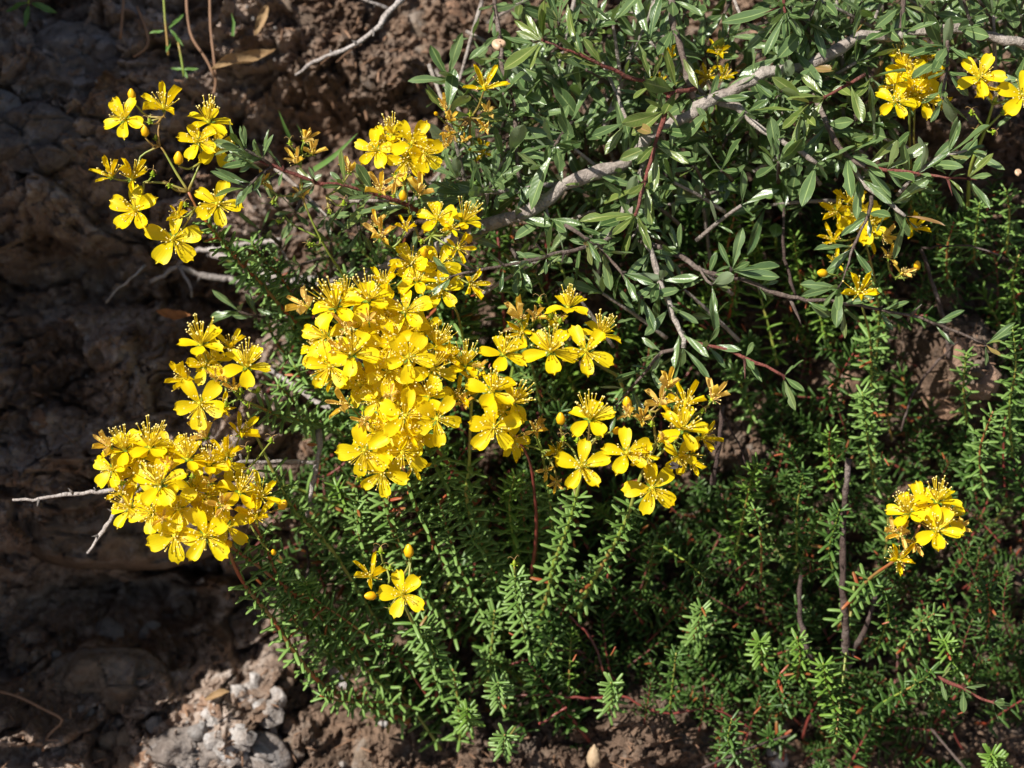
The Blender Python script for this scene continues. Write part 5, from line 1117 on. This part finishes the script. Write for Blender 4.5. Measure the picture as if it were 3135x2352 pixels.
bigleaf('dry_leaf', 'pale bent dry leaf at the bottom, above the white crusted rock', 'dry leaf', 665, 2130, -5.6, 85, 40, 20, (0, .8, 1), M_dry, .8, 4)
bigleaf('dry_leaf', 'brown curled dry leaf at the top edge above the curled pale one', 'dry leaf', 800, 60, -6, 120, 40, 70, (.3, .3, 1), M_dry, .7, 5)
for i, (px, py, L, a) in enumerate([(1500, 980, 40, 20), (1870, 1190, 36, 60), (1665, 1220, 38, -40), (2890, 780, 30, 80), (2700, 1500, 40, 20), (1790, 1700, 36, 10), (1960, 1560, 38, 60), (2060, 1700, 32, 0)]):
    pass
def blade(label, pts, wd, mat=M_grass):
    o_ = P(*pts[0]); path = smooth_path([P(*q) - o_ for q in pts], .004); n = len(path); mb = MB(); v = []
    sd = (B3 @ Vector((.7, -.3, .5))).normalized()
    for i, p in enumerate(path):
        w_ = wd * (1 - (i / (n - 1)) ** 2 * .95); t = (path[min(n - 1, i + 1)] - path[max(0, i - 1)]).normalized()
        s = t.cross(B3 @ Vector((.2, .3, 1))).normalized()
        v += [tuple(p + s * w_), tuple(p - (B3 @ Vector((0, 0, 1))) * w_ * .4), tuple(p - s * w_)]
    f = [(i * 3 + j, i * 3 + j + 1, i * 3 + j + 4, i * 3 + j + 3) for i in range(n - 1) for j in (0, 1)]
    mb.add(v, f); o = link('grass_blade', mb.mesh('grass_blade', [mat])); o.location = o_; tag(o, label, 'grass')
blade('long green grass blade slanting up beside the upper middle flower head', [(960, 520, -3), (1020, 480, -2.5), (1095, 408, -2)], .0011)
blade('short upright grass blade left of the upper middle head', [(888, 425, -3.5), (870, 385, -3.2), (853, 338, -3)], .0008)
blade('thin grass blade between the two other grass blades', [(945, 445, -3.5), (925, 410, -3.2), (908, 380, -3)], .0007)
blade('tiny green grass blade at the top edge near the dry stems', [(712, 110, -5), (716, 70, -5), (708, 40, -5)], .0007)
def seedling(label, stem, leaves, mat=M_grass):
    o_ = P(*stem[0]); root = empty('seedling', o_); tag(root, label, 'seedling'); mb = MB()
    pa = smooth_path([P(*q) - o_ for q in stem], .003); mb.tube(pa, .0005, 5); link('stem', mb.mesh('stem', [M_stem_g]), root)
    for px, py, h, L, W, a in leaves:
        l = bigleaf('leaf', None, None, px, py, h, L, W, a, (ru(-.3, .3), ru(.2, .7), 1), mat, .4, 7)
        l.parent = root; l.matrix_basis = Matrix.Translation(-o_) @ l.matrix_basis
seedling('green seedling hanging in from the top edge near the dry stems', [(500, -20, -5), (505, 60, -5), (510, 110, -5), (515, 170, -5)],
         [(540, 65, -4.8, 80, 13, 50), (540, 115, -5, 70, 12, -50), (480, 98, -5, 50, 12, 10), (515, 140, -5, 60, 14, 80)])
seedling('small green seedling below the first one, above the upper left flowers', [(545, 130, -5), (555, 180, -5), (563, 235, -5)], [(585, 212, -5, 50, 12, 5), (545, 212, -5, 46, 12, 170), (566, 225, -5, 40, 12, -60)])
seedling('small plant with drooping green leaves in the top left corner', [(95, -30, -5), (88, 0, -5), (86, 12, -5)], [(50, 22, -5, 75, 24, 200), (82, 50, -5, 80, 20, 265), (135, 25, -5, 90, 26, -20), (115, -10, -5, 60, 20, 30)])
def broad(label, px, py, h, L, W, a):
    root = empty('broad_leaved_plant', P(px, py + 60, h - 2)); tag(root, label, 'plant'); mb = MB(); o_ = root.location
    mb.tube([Vector((0, 0, 0)), P(px, py + 20, h - .5) - o_], .0006, 5); link('stem', mb.mesh('stem', [M_stem_g]), root)
    l = bigleaf('leaf', None, None, px, py, h, L, W, a, (.1, .4, 1), M_leaf_broad, .25, int(px)); l.parent = root; l.matrix_basis = Matrix.Translation(-o_) @ l.matrix_basis
broad('large soft pale green leaf behind the thorny shrub, left one of a pair', 2185, 560, -3.4, 190, 150, 60)
broad('large soft pale green leaf behind the thorny shrub, right one of a pair', 2370, 560, -3.4, 170, 130, 30)
broad('small roundish pale green leaf below the pair of large soft leaves', 2375, 705, -3, 50, 46, 80)
# snail shells
def snail(label, px, py, h, r, n):
    mb = MB(); K = 46; pts = []; rad = []
    for i in range(K):
        t = i / (K - 1); a = t * 2 * math.pi * 2.6; q = .12 + .5 * t ** 1.3
        pts.append((math.cos(a) * q, math.sin(a) * q, .42 * (1 - t))); rad.append(.06 + .40 * t ** 1.4)
    mb.tube(pts, rad, 10); o = link('snail_shell', mb.mesh('snail_shell', [M_shell])); o.matrix_basis = basis(zrot(n, 1), P(px, py, h), Vector((0, 0, 0)), r * S); tag(o, label, 'snail shell')
snail('pale pinkish snail shell on a twig near the top middle', 1530, 137, 1.5, 26, (.2, 1.2, 1))
snail('small mauve snail shell in the needle leaves at the right edge', 3118, 528, .4, 13, (.2, .5, 1))
mb = MB(); mb.lathe([(-1, .02), (-.8, .32), (-.4, .5), (0, .52), (.4, .42), (.75, .2), (.95, .1), (1.05, .02)], 12)
for k in range(7):
    a = k * .9; mb.tube([(math.cos(a) * .33, math.sin(a) * .33, -.8), (math.cos(a) * .53, math.sin(a) * .53, -.1), (math.cos(a) * .24, math.sin(a) * .24, .72)], .035, 4)
o = link('seed_husk', mb.mesh('seed_husk', [M_husk])); o.matrix_basis = basis(zrot((.1, 3, 1), 0), P(1818, 2318, -4.4), Vector((0, 0, 0)), 44 * S); tag(o, 'pale oval seed husk with a pointed top on the soil at the bottom middle', 'seed husk')
# the fly
fo = P(2070, 1426, 4.3); fly = empty('fly', fo); tag(fly, 'tiny dark fly clinging under the withered flower at the centre right', 'insect')
Rf = zrot((.1, -.2, 1), math.radians(-15))
def fpart(name, mb, mats): link(name, mb.mesh(name, mats), fly, basis(Rf, fo, fo, 18 * S))
def ell(c, r, n=10):
    m = MB(); m.lathe([(math.cos(math.pi * (1 - i / 8)), math.sin(math.pi * i / 8)) for i in range(9)], n, 0, Matrix.Translation(c) @ Matrix.Rotation(math.pi / 2, 4, 'Y') @ Matrix.Diagonal((r[2], r[1], r[0], 1))); return m
fpart('abdomen', ell((-.5, 0, 0), (.7, .34, .32)), [M_dark]); fpart('thorax', ell((.3, 0, .05), (.4, .34, .34)), [M_dark]); fpart('head', ell((.82, 0, 0), (.22, .28, .24)), [M_dark])
for s in (-1, 1):
    m = MB(); m.grid(lambda t, y: (.3 - 1.3 * t, s * (.15 + .35 * t) + y * .25 * math.sin(math.pi * min(1, t * .8 + .15)), .36 + .05 * t), 5, 2); fpart('wing', m, [M_wing])
    for k in (-.1, .25, .5):
        m = MB(); m.tube([(k, s * .2, -.1), (k * 1.6, s * .6, .15), (k * 2, s * .85, -.4)], .04, 4); fpart('leg', m, [M_dark])
# fallen scraps on the soil: nobody could count them
mb = MB(); rl = random.Random(12)
for _ in range(2600):
    px = rl.uniform(-50, 3200); py = rl.uniform(-50, 2400); h = float(Hf(px, py)) + rl.uniform(.05, .3)
    p = Vector(bankpos(np.array(px), np.array(py), np.array(h))); L = rl.uniform(12, 45) * S
    if rl.random() < .5:
        d = Vector((rl.uniform(-1, 1), rl.uniform(-1, 1), rl.uniform(-.4, .4))).normalized(); mb.tube([p - d * L, p + Vector((0, 0, .0004)), p + d * L], [.0002, .0003, .0002], 4)
    else:
        R = zrot((rl.uniform(-.8, .8), rl.uniform(-.3, 1), 1), rl.uniform(0, 6.3)); mb.merge(NMB[rl.randrange(5)], basis(R, p, Vector((0, 0, 0)), L * .9))
o = link('plant_litter', mb.mesh('plant_litter', [M_straw])); tag(o, 'tiny dry stems and fallen needles scattered over the soil', 'litter', kind='stuff')
# red old leaves on inner stems
mb = MB()
for _ in range(80):
    for _t in range(40):
        px = rl.uniform(1100, 3135); py = rl.uniform(650, 2300)
        if rl.random() < region(px, py): break
    p = P(px, py, rl.uniform(-4.5, -1.5)); R = zrot((rl.uniform(-.8, .8), rl.uniform(-.3, 1), 1), rl.uniform(0, 6.3)); mb.merge(NMB[rl.randrange(5)], basis(R, p, Vector((0, 0, 0)), rl.uniform(.002, .0042)))
o = link('old_red_leaves', mb.mesh('old_red_leaves', [M_needle_r])); tag(o, 'small reddened old leaves scattered inside the needle-leaved shrub', 'old leaves', kind='stuff')
print('objects', len(bpy.data.objects))
